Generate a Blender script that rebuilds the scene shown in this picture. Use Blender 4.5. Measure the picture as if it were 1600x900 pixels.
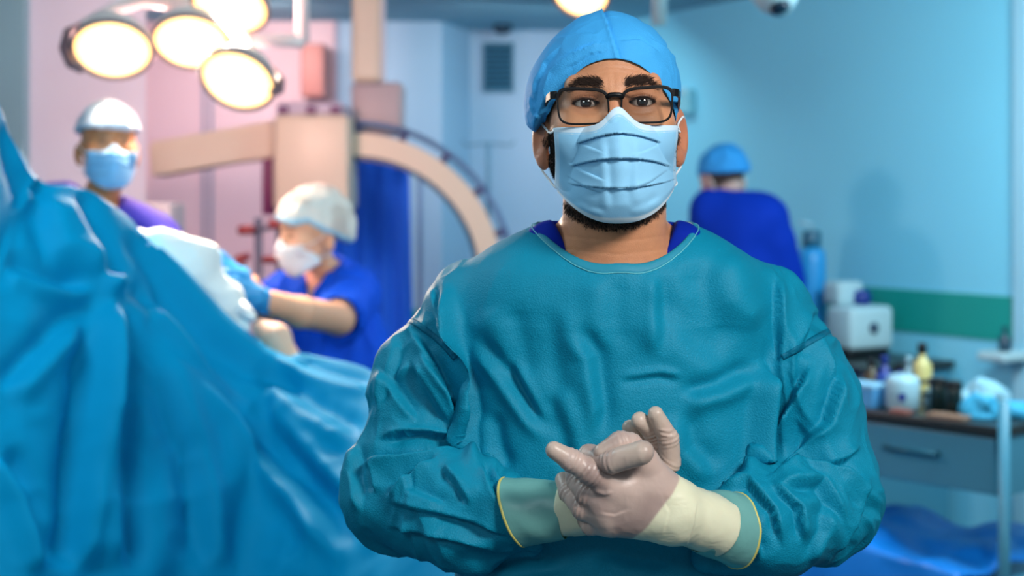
import bpy, bmesh, math, random
import numpy as np
from mathutils import Vector, Matrix, Euler

random.seed(7); np.random.seed(7)
for o in list(bpy.data.objects): bpy.data.objects.remove(o)
SC = bpy.context.scene
COL = SC.collection
PI = math.pi

# ------------------------------------------------------------------ camera, world, lights, exposure
FPX, CX, HY, CH = 2222.0, 800.0, 320.0, 1.52      # focal length in pixels (of 1600), principal column, horizon row, eye height
cam_d = bpy.data.cameras.new('camera')
cam_d.sensor_width = 36.0
cam_d.lens = FPX / 1600 * 36.0
cam_d.shift_y = -(450 - HY) / 1600.0
cam_d.clip_start = 0.05
cam_d.dof.use_dof = True
cam_d.dof.focus_distance = 1.57
cam_d.dof.aperture_fstop = 3.6
cam = bpy.data.objects.new('camera', cam_d); COL.objects.link(cam)
cam.location = (0, 0, CH); cam.rotation_euler = (PI / 2, 0, 0)
SC.camera = cam
SC.view_settings.view_transform = 'Standard'
SC.view_settings.look = 'None'
SC.view_settings.exposure = 0.0
SC.view_settings.gamma = 1.0
SC.view_settings.use_curve_mapping = False
SC.cycles.use_denoising = True
SC.cycles.max_bounces = 8

def lin(c):
    """sRGB 0-255 to linear"""
    r = []
    for v in c[:3]:
        v = v / 255.0
        r.append(v / 12.92 if v <= 0.04045 else ((v + 0.055) / 1.055) ** 2.4)
    return tuple(r)

W = bpy.data.worlds.new('world'); SC.world = W; W.use_nodes = True
W.node_tree.nodes['Background'].inputs[0].default_value = (0.62, 0.85, 1.0, 1)
W.node_tree.nodes['Background'].inputs[1].default_value = 0.30

def area(name, loc, target, size, energy, color, size_y=None):
    d = bpy.data.lights.new(name, 'AREA'); d.energy = energy; d.color = color
    d.size = size
    if size_y: d.shape = 'RECTANGLE'; d.size_y = size_y
    o = bpy.data.objects.new(name, d); COL.objects.link(o); o.location = loc
    o.rotation_euler = (Vector(target) - Vector(loc)).to_track_quat('-Z', 'Y').to_euler()
    return o
area('ceiling_key', (0.95, 0.25, 2.44), (0.14, 1.65, 1.45), 0.50, 50, (1.0, 0.97, 0.93))
area('ceiling_front', (-0.7, -0.3, 2.44), (0.12, 1.7, 1.35), 0.8, 14, (0.80, 0.95, 1.0))
area('ceiling_rear', (1.75, 3.9, 2.44), (1.35, 5.2, 0.9), 0.9, 84, (0.72, 0.92, 1.0))
area('ceiling_left', (-1.2, 2.2, 2.44), (-0.9, 3.0, 0.9), 0.7, 24, (0.75, 0.95, 1.0))
area('recess_pink_fill', (-1.25, 6.75, 2.44), (-1.4, 7.6, 1.3), 0.5, 15, (1.0, 0.80, 0.76))  # added warm fill without a fixture, pinks the recess wall
area('ceiling_back', (0.15, 6.9, 2.44), (-0.1, 7.6, 1.2), 0.8, 12, (0.75, 0.92, 1.0))

# ------------------------------------------------------------------ helpers
def P(px, py, Y):
    """the point at depth Y that stands at this place of the 1600x900 photograph"""
    return np.array([(px - CX) / FPX * Y, Y, CH - (py - HY) / FPX * Y])

def nodes_of(m):
    m.use_nodes = True
    nt = m.node_tree
    return nt, nt.nodes['Principled BSDF']

MATS = {}
def mat(name, rgb, rough=0.5, metal=0.0, spec=0.5, var=0.0, var_scale=8.0, bump=0.0, bump_scale=200.0, sss=0.0, sheen=0.0,
        coat=0.0, emit=None, emit_s=0.0, alpha=1.0, trans=0.0, attr=None, sss_rad=(1.0, 0.35, 0.2), tex='noise', srgb=True):
    if name in MATS: return MATS[name]
    m = bpy.data.materials.new(name); nt, b = nodes_of(m); N, L = nt.nodes, nt.links
    c = lin(rgb) if srgb else rgb
    b.inputs['Base Color'].default_value = (*c, 1)
    b.inputs['Roughness'].default_value = rough
    b.inputs['Metallic'].default_value = metal
    b.inputs['Specular IOR Level'].default_value = spec
    if sss:
        b.inputs['Subsurface Weight'].default_value = sss
        b.inputs['Subsurface Radius'].default_value = sss_rad
        b.inputs['Subsurface Scale'].default_value = 0.008
    if sheen: b.inputs['Sheen Weight'].default_value = sheen
    if coat: b.inputs['Coat Weight'].default_value = coat
    if trans: b.inputs['Transmission Weight'].default_value = trans
    if emit:
        b.inputs['Emission Color'].default_value = (*lin(emit), 1); b.inputs['Emission Strength'].default_value = emit_s
    b.inputs['Alpha'].default_value = alpha
    tc = N.new('ShaderNodeTexCoord')
    src = None
    if attr:
        a = N.new('ShaderNodeAttribute'); a.attribute_name = attr; src = a.outputs['Color']
    if var or attr:
        nz = N.new('ShaderNodeTexNoise'); nz.inputs['Scale'].default_value = var_scale; nz.inputs['Detail'].default_value = 4
        L.new(tc.outputs['Object'], nz.inputs['Vector'])
        mr = N.new('ShaderNodeMapRange'); mr.inputs[3].default_value = 1 - var; mr.inputs[4].default_value = 1 + var
        L.new(nz.outputs['Fac'], mr.inputs[0])
        mx = N.new('ShaderNodeVectorMath'); mx.operation = 'SCALE'
        if src: L.new(src, mx.inputs[0])
        else: mx.inputs[0].default_value = c
        L.new(mr.outputs[0], mx.inputs['Scale'])
        L.new(mx.outputs[0], b.inputs['Base Color'])
    if bump:
        if tex == 'weave':
            t = N.new('ShaderNodeTexVoronoi'); t.inputs['Scale'].default_value = bump_scale; out = t.outputs['Distance']
        else:
            t = N.new('ShaderNodeTexNoise'); t.inputs['Scale'].default_value = bump_scale; t.inputs['Detail'].default_value = 3; out = t.outputs['Fac']
        L.new(tc.outputs['Object'], t.inputs['Vector'])
        bp = N.new('ShaderNodeBump'); bp.inputs['Strength'].default_value = bump; bp.inputs['Distance'].default_value = 0.001
        L.new(out, bp.inputs['Height']); L.new(bp.outputs[0], b.inputs['Normal'])
    MATS[name] = m
    return m

def tag(o, label=None, cat=None, group=None, kind=None):
    if label: o['label'] = label
    if cat: o['category'] = cat
    if group: o['group'] = group
    if kind: o['kind'] = kind
    return o

def empty(name, loc=(0, 0, 0), rz=0.0):
    o = bpy.data.objects.new(name, None); COL.objects.link(o)
    o.location = [float(v) for v in loc]; o.rotation_euler = (0, 0, rz)
    o.empty_display_size = 0.1
    return o

def link(name, me, material, parent=None, smooth=True):
    o = bpy.data.objects.new(name, me); COL.objects.link(o)
    if material is not None:
        me.materials.clear()
        for m in (material if isinstance(material, (list, tuple)) else [material]): me.materials.append(m)
    if smooth:
        me.polygons.foreach_set('use_smooth', np.ones(len(me.polygons), dtype=bool))
    if parent is not None:
        o.parent = parent
        # parts are modelled in world coordinates; keep them where they are
        o.matrix_parent_inverse = parent_matrix(parent).inverted()
    return o

def parent_matrix(p):
    m = Matrix.LocRotScale(p.location, p.rotation_euler, p.scale)
    if p.parent: m = parent_matrix(p.parent) @ p.matrix_parent_inverse @ m
    return m

def mesh_np(name, v, f):
    """v (n,3) float, f (m,4) or list of faces"""
    me = bpy.data.meshes.new(name)
    if isinstance(f, np.ndarray):
        n, m, k = len(v), len(f), f.shape[1]
        me.vertices.add(n); me.vertices.foreach_set('co', np.asarray(v, np.float32).ravel())
        me.loops.add(m * k); me.loops.foreach_set('vertex_index', f.astype(np.int32).ravel())
        me.polygons.add(m); me.polygons.foreach_set('loop_start', np.arange(0, m * k, k, dtype=np.int32))
        me.update(calc_edges=True); me.validate()
    else:
        me.from_pydata([tuple(map(float, p)) for p in v], [], [tuple(int(i) for i in q) for q in f]); me.update()
    return me

def set_color(me, cols, name='Col'):
    a = me.color_attributes.new(name, 'FLOAT_COLOR', 'POINT')
    c = np.ones((len(me.vertices), 4), np.float32); c[:, :3] = cols
    a.data.foreach_set('color', c.ravel())

class MB:
    """collects shapes; build() links them as one mesh object"""
    def __init__(s): s.bm = bmesh.new()
    def box(s, c, size, rz=0.0, bevel=0.0, seg=2, rot=None):
        r = bmesh.ops.create_cube(s.bm, size=1.0)
        M = Matrix.Translation(Vector([float(x) for x in c])) @ ((rot if rot is not None else Matrix.Rotation(rz, 3, 'Z')).to_4x4()) @ Matrix.Diagonal((*[float(x) for x in size], 1))
        bmesh.ops.transform(s.bm, matrix=M, verts=r['verts'])
        if bevel:
            es = set(e for v in r['verts'] for e in v.link_edges)
            bmesh.ops.bevel(s.bm, geom=list(es), offset=bevel, segments=seg, profile=0.5, affect='EDGES')
        return s
    def prism(s, pts, z0, z1, bevel=0.0):
        vb = [s.bm.verts.new((float(x), float(y), z0)) for x, y in pts]; vt = [s.bm.verts.new((float(x), float(y), z1)) for x, y in pts]
        n = len(pts)
        s.bm.faces.new(vb[::-1]); s.bm.faces.new(vt)
        for i in range(n): s.bm.faces.new((vb[i], vb[(i + 1) % n], vt[(i + 1) % n], vt[i]))
        return s
    def tube(s, pts, r, n=12, caps=True):
        pts = [Vector([float(a) for a in p]) for p in pts]
        rs = r if isinstance(r, (list, tuple, np.ndarray)) else [r] * len(pts)
        rings = []; up = None
        for i, p in enumerate(pts):
            t = (pts[min(i + 1, len(pts) - 1)] - pts[max(i - 1, 0)]).normalized()
            if up is None:
                up = Vector((0, 0, 1)) if abs(t.z) < 0.9 else Vector((1, 0, 0))
            u = (up - t * up.dot(t)).normalized(); w = t.cross(u); up = u
            rings.append([s.bm.verts.new(p + (u * math.cos(a) + w * math.sin(a)) * float(rs[i])) for a in [2 * PI * k / n for k in range(n)]])
        for a, b in zip(rings, rings[1:]):
            for k in range(n): s.bm.faces.new((a[k], a[(k + 1) % n], b[(k + 1) % n], b[k]))
        if caps: s.bm.faces.new(rings[0][::-1]); s.bm.faces.new(rings[-1])
        return s
    def lathe(s, prof, c=(0, 0, 0), axis=(0, 0, 1), n=24):
        q = Vector((0, 0, 1)).rotation_difference(Vector([float(a) for a in axis]).normalized()); c = Vector([float(a) for a in c])
        rings = []
        for r, z in prof:
            rings.append([s.bm.verts.new(c + q @ Vector((r * math.cos(a), r * math.sin(a), z))) for a in [2 * PI * k / n for k in range(n)]])
        for a, b in zip(rings, rings[1:]):
            for k in range(n): s.bm.faces.new((a[k], a[(k + 1) % n], b[(k + 1) % n], b[k]))
        s.bm.faces.new(rings[0][::-1]); s.bm.faces.new(rings[-1])
        return s
    def build(s, name, material, parent=None, smooth=False):
        bmesh.ops.recalc_face_normals(s.bm, faces=s.bm.faces)
        me = bpy.data.meshes.new(name); s.bm.to_mesh(me); s.bm.free()
        o = link(name, me, material, parent, smooth=smooth)
        if not smooth: pass
        return o

def smooth_by_angle(o, ang=0.7):
    me = o.data
    me.polygons.foreach_set('use_smooth', np.ones(len(me.polygons), dtype=bool))
    try: me.set_sharp_from_angle(angle=ang)
    except Exception: pass
    return o

# ---- implicit surfaces
def smin(a, b, k):
    h = np.clip(0.5 + 0.5 * (b - a) / k, 0, 1)
    return b + (a - b) * h - k * h * (1 - h)
def smax(a, b, k): return -smin(-a, -b, k)
def cap(x, y, z, a, b, ra, rb):
    ax, ay, az = [float(v) for v in a]; bx, by, bz = [float(v) - w for v, w in zip(b, (ax, ay, az))]
    px, py, pz = x - ax, y - ay, z - az
    h = np.clip((px * bx + py * by + pz * bz) / (bx * bx + by * by + bz * bz), 0, 1)
    return np.sqrt((px - bx * h) ** 2 + (py - by * h) ** 2 + (pz - bz * h) ** 2) - (ra + (rb - ra) * h)
def ell(x, y, z, c, r):
    px, py, pz = (x - c[0]) / r[0], (y - c[1]) / r[1], (z - c[2]) / r[2]
    k0 = np.sqrt(px * px + py * py + pz * pz)
    k1 = np.sqrt((px / r[0]) ** 2 + (py / r[1]) ** 2 + (pz / r[2]) ** 2) + 1e-9
    return k0 * (k0 - 1) / k1
def rbox(x, y, z, c, s, r):
    qx, qy, qz = np.abs(x - c[0]) - s[0] + r, np.abs(y - c[1]) - s[1] + r, np.abs(z - c[2]) - s[2] + r
    return np.sqrt(np.maximum(qx, 0) ** 2 + np.maximum(qy, 0) ** 2 + np.maximum(qz, 0) ** 2) + np.minimum(np.maximum(qx, np.maximum(qy, qz)), 0) - r
def chain(x, y, z, pts, rs, k=0.004):
    d = None
    for i in range(len(pts) - 1):
        c = cap(x, y, z, pts[i], pts[i + 1], rs[i], rs[i + 1])
        d = c if d is None else (smin(d, c, k) if k else np.minimum(d, c))
    return d

def surface(f, lo, hi, h, newton=2):
    """surface nets over the zero set of f; returns vertices, quads, normals"""
    lo = np.array(lo, float); hi = np.array(hi, float)
    B = 12
    nb = np.ceil((hi - lo) / (h * B)).astype(int); n = nb * B + 1
    V = np.full(n, 1.0, np.float32)
    bi = np.stack(np.meshgrid(*[np.arange(k) for k in nb], indexing='ij'), -1).reshape(-1, 3)
    bc = lo + (bi + 0.5) * h * B
    d = f(bc[:, 0], bc[:, 1], bc[:, 2])
    near = np.abs(d) < h * B * 0.87 * 1.35
    # far blocks: constant sign
    off = np.arange(B + 1)
    ox, oy, oz = np.meshgrid(off, off, off, indexing='ij'); ox, oy, oz = ox.ravel(), oy.ravel(), oz.ravel()
    for b0, dd in zip(bi[~near], d[~near]):
        i, j, k = b0 * B
        if dd < 0: V[i:i + B + 1, j:j + B + 1, k:k + B + 1] = -1.0
    nbk = bi[near]
    CH_ = 400
    for c0 in range(0, len(nbk), CH_):
        bb = nbk[c0:c0 + CH_] * B
        I = (bb[:, 0:1] + ox).ravel(); J = (bb[:, 1:2] + oy).ravel(); K = (bb[:, 2:3] + oz).ravel()
        V[I, J, K] = f(lo[0] + I * h, lo[1] + J * h, lo[2] + K * h)
    S = V < 0
    cnt = np.zeros(n - 1, np.int8)
    for a in (0, 1):
        for b in (0, 1):
            for c in (0, 1):
                cnt += S[a:n[0] - 1 + a, b:n[1] - 1 + b, c:n[2] - 1 + c]
    act = (cnt > 0) & (cnt < 8)
    ci = np.argwhere(act)
    idx = np.full(n - 1, -1, np.int64); idx[act] = np.arange(len(ci))
    acc = np.zeros((len(ci), 3)); num = np.zeros(len(ci))
    corners = [(a, b, c) for a in (0, 1) for b in (0, 1) for c in (0, 1)]
    for p in corners:
        for ax in range(3):
            if p[ax] == 0:
                q = list(p); q[ax] = 1
                va = V[ci[:, 0] + p[0], ci[:, 1] + p[1], ci[:, 2] + p[2]]
                vb = V[ci[:, 0] + q[0], ci[:, 1] + q[1], ci[:, 2] + q[2]]
                m = (va < 0) != (vb < 0)
                t = np.where(m, va / np.where(m, va - vb, 1), 0)
                pt = np.tile(np.array(p, float), (len(ci), 1)); pt[:, ax] = t
                acc += pt * m[:, None]; num += m
    v = lo + (ci + acc / num[:, None]) * h
    faces = []
    for ax in range(3):
        b, c = (ax + 1) % 3, (ax + 2) % 3
        s0 = [slice(None)] * 3; s1 = [slice(None)] * 3
        s0[ax] = slice(0, -1); s1[ax] = slice(1, None)
        A, Bv = S[tuple(s0)], S[tuple(s1)]
        e = np.argwhere(A != Bv)
        e = e[(e[:, b] > 0) & (e[:, c] > 0) & (e[:, b] < n[b] - 1) & (e[:, c] < n[c] - 1)]
        inside = A[e[:, 0], e[:, 1], e[:, 2]]
        def g(db, dc):
            q = e.copy(); q[:, b] += db; q[:, c] += dc
            return idx[q[:, 0], q[:, 1], q[:, 2]]
        quad = np.stack([g(-1, -1), g(0, -1), g(0, 0), g(-1, 0)], 1)
        quad[~inside] = quad[~inside][:, ::-1]
        faces.append(quad)
    faces = np.concatenate(faces)
    faces = faces[(faces >= 0).all(1)]
    def grad(v):
        e = h * 0.5
        x, y, z = v[:, 0], v[:, 1], v[:, 2]
        g = np.stack([f(x + e, y, z) - f(x - e, y, z), f(x, y + e, z) - f(x, y - e, z), f(x, y, z + e) - f(x, y, z - e)], 1)
        L = np.linalg.norm(g, axis=1, keepdims=True) + 1e-12
        return g / L, L[:, 0] / (2 * e)
    for _ in range(newton):
        nn, gl = grad(v)
        dd = f(v[:, 0], v[:, 1], v[:, 2]) / np.maximum(gl, 0.5)
        v = v - nn * np.clip(dd, -h * 0.6, h * 0.6)[:, None]
    nn, _ = grad(v)
    return v, faces, nn

def _hash(i, j, k, seed):
    n = (i * 374761393 + j * 668265263 + k * 2147483647 + seed * 1274126177) & 0xFFFFFFFF
    n = ((n ^ (n >> 13)) * 1274126177) & 0xFFFFFFFF
    n = (n ^ (n >> 16)) & 0xFFFF
    return n / 65535.0
def noise3(p, seed=0):
    p = np.asarray(p); i = np.floor(p).astype(np.int64); f = p - i; f = f * f * f * (f * (f * 6 - 15) + 10)
    r = 0
    for a in (0, 1):
        for b in (0, 1):
            for c in (0, 1):
                w = (f[:, 0] if a else 1 - f[:, 0]) * (f[:, 1] if b else 1 - f[:, 1]) * (f[:, 2] if c else 1 - f[:, 2])
                r = r + w * _hash(i[:, 0] + a, i[:, 1] + b, i[:, 2] + c, seed)
    return r * 2 - 1

def stroke(qx, qy, pts, w, amp, kind='s', taper=0.25):
    """cloth fold along a line: kind 's' step fold (ridge beside valley), 'v' valley, 'r' ridge. amp in metres"""
    pts = np.array(pts, float)
    seg = np.linalg.norm(np.diff(pts, axis=0), axis=1); cum = np.concatenate([[0], np.cumsum(seg)]); tot = cum[-1]
    best = np.full(len(qx), 1e9); sd = np.zeros(len(qx)); tt = np.zeros(len(qx))
    for i in range(len(pts) - 1):
        a, b = pts[i], pts[i + 1]; d = b - a; L = seg[i]
        ux, uy = d / L
        rx, ry = qx - a[0], qy - a[1]
        t = np.clip(rx * ux + ry * uy, 0, L)
        ex, ey = rx - t * ux, ry - t * uy
        dist = np.sqrt(ex * ex + ey * ey)
        m = dist < best
        best = np.where(m, dist, best); sd = np.where(m, dist * np.sign(ux * ry - uy * rx), sd); tt = np.where(m, (cum[i] + t) / tot, tt)
    tp = np.clip(np.minimum(tt, 1 - tt) / taper, 0, 1); tp = tp * tp * (3 - 2 * tp)
    s = sd / w
    if kind == 's': prof = 0.75 * np.tanh(s * 5.0) * np.exp(-np.abs(s) * 1.0)
    elif kind == 'd': prof = 1.65 * s * np.exp(-s * s)
    elif kind == 'v': prof = -np.exp(-s * s)
    else: prof = np.exp(-s * s)
    # a rounded end, not a slab beyond the line's ends
    return amp * prof * tp

def project(v):
    return CX + FPX * v[:, 0] / v[:, 1], HY - FPX * (v[:, 2] - CH) / v[:, 1]

def mesh_normals(v, f):
    a, b, c, d = v[f[:, 0]], v[f[:, 1]], v[f[:, 2]], v[f[:, 3]]
    n = np.cross(c - a, d - b)
    out = np.zeros_like(v)
    for k in range(4): np.add.at(out, f[:, k], n)
    return out / (np.linalg.norm(out, axis=1, keepdims=True) + 1e-12)

# ------------------------------------------------------------------ the room
CEIL = 2.5
M_wall = mat('wall_paint', (124, 212, 238), 0.55, var=0.02, var_scale=1.5, bump=0.05, bump_scale=300)
M_wall_l = mat('wall_panel_paint', (206, 208, 224), 0.5, var=0.02, var_scale=1.2)
M_wall_b = mat('wall_back_paint', (158, 190, 214), 0.5, var=0.02, var_scale=1.2)
M_ceil = mat('ceiling_paint', (120, 168, 186), 0.7, var=0.02)
M_floor = mat('floor_vinyl', (40, 70, 88), 0.35, var=0.12, var_scale=6)
M_green = mat('green_stripe_paint', (0, 152, 142), 0.55, var=0.03, var_scale=3)
M_trim = mat('trim_paint', (150, 205, 225), 0.5, var=0.02)

def struct(name, mb, m):
    o = mb.build(name, m); o['kind'] = 'structure'; return o

RW0, RW1 = np.array([0.36, 8.0]), np.array([1.9, 5.4])        # the right-hand wall runs obliquely towards the camera
rdir = (RW1 - RW0) / np.linalg.norm(RW1 - RW0); rnor = np.array([rdir[1], -rdir[0]])
if rnor[0] > 0: rnor = -rnor                                     # points into the room
struct('floor', MB().box((0, 3.4, -0.05), (9.0, 13.4, 0.1)), M_floor)
struct('ceiling', MB().box((0, 3.4, CEIL + 0.05), (9.0, 13.4, 0.1)), M_ceil)
struct('wall_back', MB().prism([(-4.4, 8.1), (-4.4, 7.6), (-0.376, 7.6), (-0.234, 8.0), (0.36, 8.0), (0.36, 8.1)], 0, CEIL), M_wall_b)
struct('wall_recess', MB().box(((P(224, 0, 7.6)[0] - 0.95) / 2, 7.597, CEIL / 2), (-0.95 - P(224, 0, 7.6)[0], 0.006, CEIL)), mat('recess_painted_glow', (224, 194, 202), 0.5, var=0.02, var_scale=1.2))  # pink glow of the lamps painted into the recess wall's colour
struct('wall_right', MB().prism([RW0, RW1, RW1 - rnor * 0.12, RW0 - rnor * 0.12], 0, CEIL), M_wall)
struct('wall_corner', MB().prism([RW1, (4.4, 5.2), (4.4, 5.4), RW1 - rnor * 0.12 + rdir * 0.04], 0, CEIL), M_wall)
struct('wall_left', MB().prism([(-4.4, 5.6), (P(228, 0, 5.6)[0], 5.6), (P(224, 0, 7.6)[0], 7.6), (-4.4, 7.6)], 0, CEIL), M_wall_l)
# painted band on the right wall
def on_right(px, off=0.0):
    """distance along the right wall (or a line off metres before it) where the column px meets it"""
    k = (px - CX) / FPX; q = RW0 + rnor * off
    return (k * q[1] - q[0]) / (rdir[0] - k * rdir[1])
def rw(t, off=0.0): return RW0 + rdir * t + rnor * off
ta, tb = on_right(1290), on_right(1586)
zb0 = CH - (535 - HY) / FPX * rw(tb)[1]; zb1 = CH - (464 - HY) / FPX * rw(tb)[1]
struct('trim_1', MB().prism([rw(ta - 1.2, 0.006), rw(tb, 0.006), rw(tb, -0.002), rw(ta - 1.2, -0.002)], zb0, zb1), M_green)
struct('trim_2', MB().prism([rw(on_right(1588), 0.02), rw(on_right(1600) + 0.02, 0.02), rw(on_right(1600) + 0.02, -0.01), rw(on_right(1588), -0.01)], 0, CEIL), M_trim)
# dado band on the back wall, green stub beside the curtain
struct('trim_3', MB().box((-0.62, 7.592, 0.86), (0.5, 0.02, 0.2)), M_green)
# left pilaster, vertical panel joints of the recess
x0 = P(40, 0, 5.55)[0]
struct('trim_4', MB().box((x0 - 0.25, 5.57, CEIL / 2), (0.5, 0.08, CEIL)), mat('pilaster_paint', (120, 165, 180), 0.5, var=0.02))
for i, px in enumerate((318, 330, 525)):
    x = P(px, 0, 7.58)[0]
    struct('trim_%d' % (5 + i), MB().box((x, 7.595, CEIL / 2), (0.02, 0.03, CEIL)), mat('joint_paint', (160, 160, 180), 0.5))
struct('baseboard_back', MB().box((-2.0, 7.585, 0.06), (3.2, 0.03, 0.12)), M_trim)
struct('baseboard_right', MB().prism([rw(0.05, 0.015), rw(2.9, 0.015), rw(2.9, 0), rw(0.05, 0)], 0, 0.12), M_trim)

# ------------------------------------------------------------------ heads, caps, masks (shared by all the people)
def rot_head(yaw=0.0, pitch=0.0, roll=0.0):
    """columns: head right, head back, head up, in world axes; yaw turns the face to image left for positive values"""
    return np.array((Euler((pitch, roll, 0)).to_matrix().to_4x4() @ Matrix.Identity(4)).to_3x3()) if False else \
        np.array((Matrix.Rotation(-yaw, 3, 'Z') @ Matrix.Rotation(pitch, 3, 'X') @ Matrix.Rotation(roll, 3, 'Y')))

class Head:
    def __init__(s, O, R, sc=1.0, jaw=1.0):
        s.O, s.R, s.sc, s.jaw = np.array(O, float), np.array(R, float), sc, jaw
    def loc(s, x, y, z):
        d = np.stack([x - s.O[0], y - s.O[1], z - s.O[2]], 0)
        q = s.R.T @ d.reshape(3, -1) / s.sc
        return q[0].reshape(x.shape), q[1].reshape(x.shape), q[2].reshape(x.shape)
    def world(s, p):
        p = np.atleast_2d(np.asarray(p, float))
        return p @ (s.R.T * s.sc) + s.O
    def skull(s, x, y, z):
        d = ell(x, y, z, (0, 0.095, 0.018), (0.074, 0.099, 0.090))
        d = smin(d, ell(x, y, z, (0, 0.050, -0.058), (0.060 * s.jaw, 0.058, 0.072)), 0.05)
        return d
    def face(s, x, y, z, eyes=True, nose=True):
        d = s.skull(x, y, z)
        ax = np.abs(x)
        d = smin(d, cap(ax, y, z, (0.055 * s.jaw, 0.068, -0.065), (0.018, 0.010, -0.106), 0.014, 0.019), 0.02)
        d = smin(d, ell(ax, y, z, (0.044, 0.026, -0.034), (0.024, 0.026, 0.026)), 0.025)
        d = smin(d, cap(ax, y, z, (0.010, 0.006, 0.017), (0.044, 0.014, 0.021), 0.009, 0.008), 0.016)
        if eyes:
            d = smax(d, -ell(ax, y, z, (0.0315, -0.010, 0.0015), (0.020, 0.0135, 0.0125)), 0.010)
        if nose:
            d = smin(d, cap(x, y, z, (0, 0.004, 0.012), (0, -0.022, -0.038), 0.0075, 0.0115), 0.012)
            d = smin(d, ell(ax, y, z, (0.012, -0.011, -0.042), (0.008, 0.010, 0.007)), 0.006)
            d = smin(d, cap(ax, y, z, (0.0, -0.008, -0.070), (0.020, 0.000, -0.071), 0.0065, 0.004), 0.008)
            d = smin(d, cap(ax, y, z, (0.0, -0.006, -0.080), (0.018, 0.001, -0.079), 0.0070, 0.005), 0.008)
        if eyes:
            lid = np.sqrt((ax - 0.0315) ** 2 + (y - 0.0135) ** 2 + z ** 2) - 0.0136
            d = smin(d, lid, 0.006)
            # crease of the upper lid
            cz = 0.0072 - 22.0 * (ax - 0.0315) ** 2
            d = d + 0.0016 * np.exp(-((z - cz) / 0.0016) ** 2) * np.exp(-((ax - 0.0315) / 0.014) ** 4) * (y < 0.02)
            # the almond opening between the lids
            u = (ax - 0.0315) / 0.0152
            zt = 0.0034 * (1 - u * u) + 0.0004; zb = -0.0044 * (1 - u * u) - 0.0006
            op = np.maximum(np.maximum(z - zt, zb - z), np.maximum(np.abs(u) * 0.0152 - 0.0152, y - 0.0125))
            d = smax(d, -op, 0.0012)
        return d
    def ears(s, x, y, z):
        ax = np.abs(x)
        # rotate so that the ear stands off the head
        cx, cy, cz = 0.0775, 0.092, -0.034
        px, py, pz = ax - cx, y - cy, z - cz
        c, sn = math.cos(0.5), math.sin(0.5)
        qx, qy = c * px - sn * py, sn * px + c * py
        qy2 = qy + 0.12 * pz
        o = ell(qx, qy2, pz, (0.003, 0.004, 0.002), (0.0065, 0.0185, 0.031))
        o = smax(o, -ell(qx, qy2, pz, (0.0095, 0.000, 0.001), (0.0062, 0.0115, 0.0205)), 0.004)
        o = smin(o, ell(qx, qy2, pz, (0.001, -0.003, -0.027), (0.0055, 0.009, 0.010)), 0.008)
        o = smin(o, ell(qx, qy2, pz, (0.004, -0.011, -0.002), (0.004, 0.004, 0.007)), 0.004)
        return o
    def sdf(s, x, y, z, eyes=True, nose=True):
        lx, ly, lz = s.loc(x, y, z)
        d = s.face(lx, ly, lz, eyes, nose)
        d = smin(d, s.ears(lx, ly, lz), 0.005)
        return d * s.sc

def paint(v, base, rules):
    """base colour with (mask, colour) layers"""
    c = np.tile(np.array(lin(base)), (len(v), 1))
    for m, col in rules:
        m = np.clip(m, 0, 1)[:, None]
        c = c * (1 - m) + np.array(lin(col)) * m
    return c

def sstep(a, b, x):
    t = np.clip((x - a) / (b - a), 0, 1); return t * t * (3 - 2 * t)

# ------------------------------------------------------------------ the surgeon in front
M_gown = mat('gown_fabric', (0, 136, 168), 0.60, spec=0.24, var=0.03, var_scale=40, bump=0.40, bump_scale=520, tex='weave')
M_scrub = mat('scrub_cotton', (0, 38, 160), 0.8, spec=0.15, var=0.05, var_scale=60, bump=0.2, bump_scale=700)
M_skin = mat('skin', (205, 150, 118), 0.44, spec=0.45, sss=0.10, attr='Col', var=0.10, var_scale=120, bump=0.40, bump_scale=700)
M_capf = mat('cap_fabric', (66, 170, 236), 0.7, spec=0.25, var=0.03, var_scale=30, bump=0.30, bump_scale=600, tex='weave')
M_hair = mat('dark_hair', (26, 20, 18), 0.55, spec=0.3)
M_mask = mat('mask_fabric', (120, 200, 235), 0.75, attr='Col', var=0.02, var_scale=60, bump=0.22, bump_scale=900, sheen=0.1)
M_elastic = mat('white_elastic', (232, 236, 238), 0.7, bump=0.2, bump_scale=1500)
M_frame = mat('glasses_acetate', (10, 9, 11), 0.45, spec=0.3)
M_eye = None
M_glove = mat('latex_glove', (215, 205, 190), 0.36, spec=0.45, sss=0.06, attr='Col', var=0.07, var_scale=45, bump=0.12, bump_scale=350)
M_under = mat('under_glove', (112, 170, 164), 0.38, spec=0.5, var=0.06, var_scale=50, bump=0.6, bump_scale=90)
M_rim = mat('glove_rim', (214, 200, 110), 0.45, var=0.05)
M_lens = bpy.data.materials.new('spectacle_lens'); M_lens.use_nodes = True
_n = M_lens.node_tree; _n.nodes.clear()
_o = _n.nodes.new('ShaderNodeOutputMaterial'); _mx = _n.nodes.new('ShaderNodeMixShader'); _t = _n.nodes.new('ShaderNodeBsdfTransparent'); _g = _n.nodes.new('ShaderNodeBsdfGlossy')
_g.inputs['Roughness'].default_value = 0.02; _t.inputs['Color'].default_value = (0.97, 0.985, 0.97, 1)
_f = _n.nodes.new('ShaderNodeFresnel'); _f.inputs['IOR'].default_value = 1.45
_n.links.new(_f.outputs[0], _mx.inputs[0]); _n.links.new(_t.outputs[0], _mx.inputs[1]); _n.links.new(_g.outputs[0], _mx.inputs[2]); _n.links.new(_mx.outputs[0], _o.inputs[0])

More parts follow.
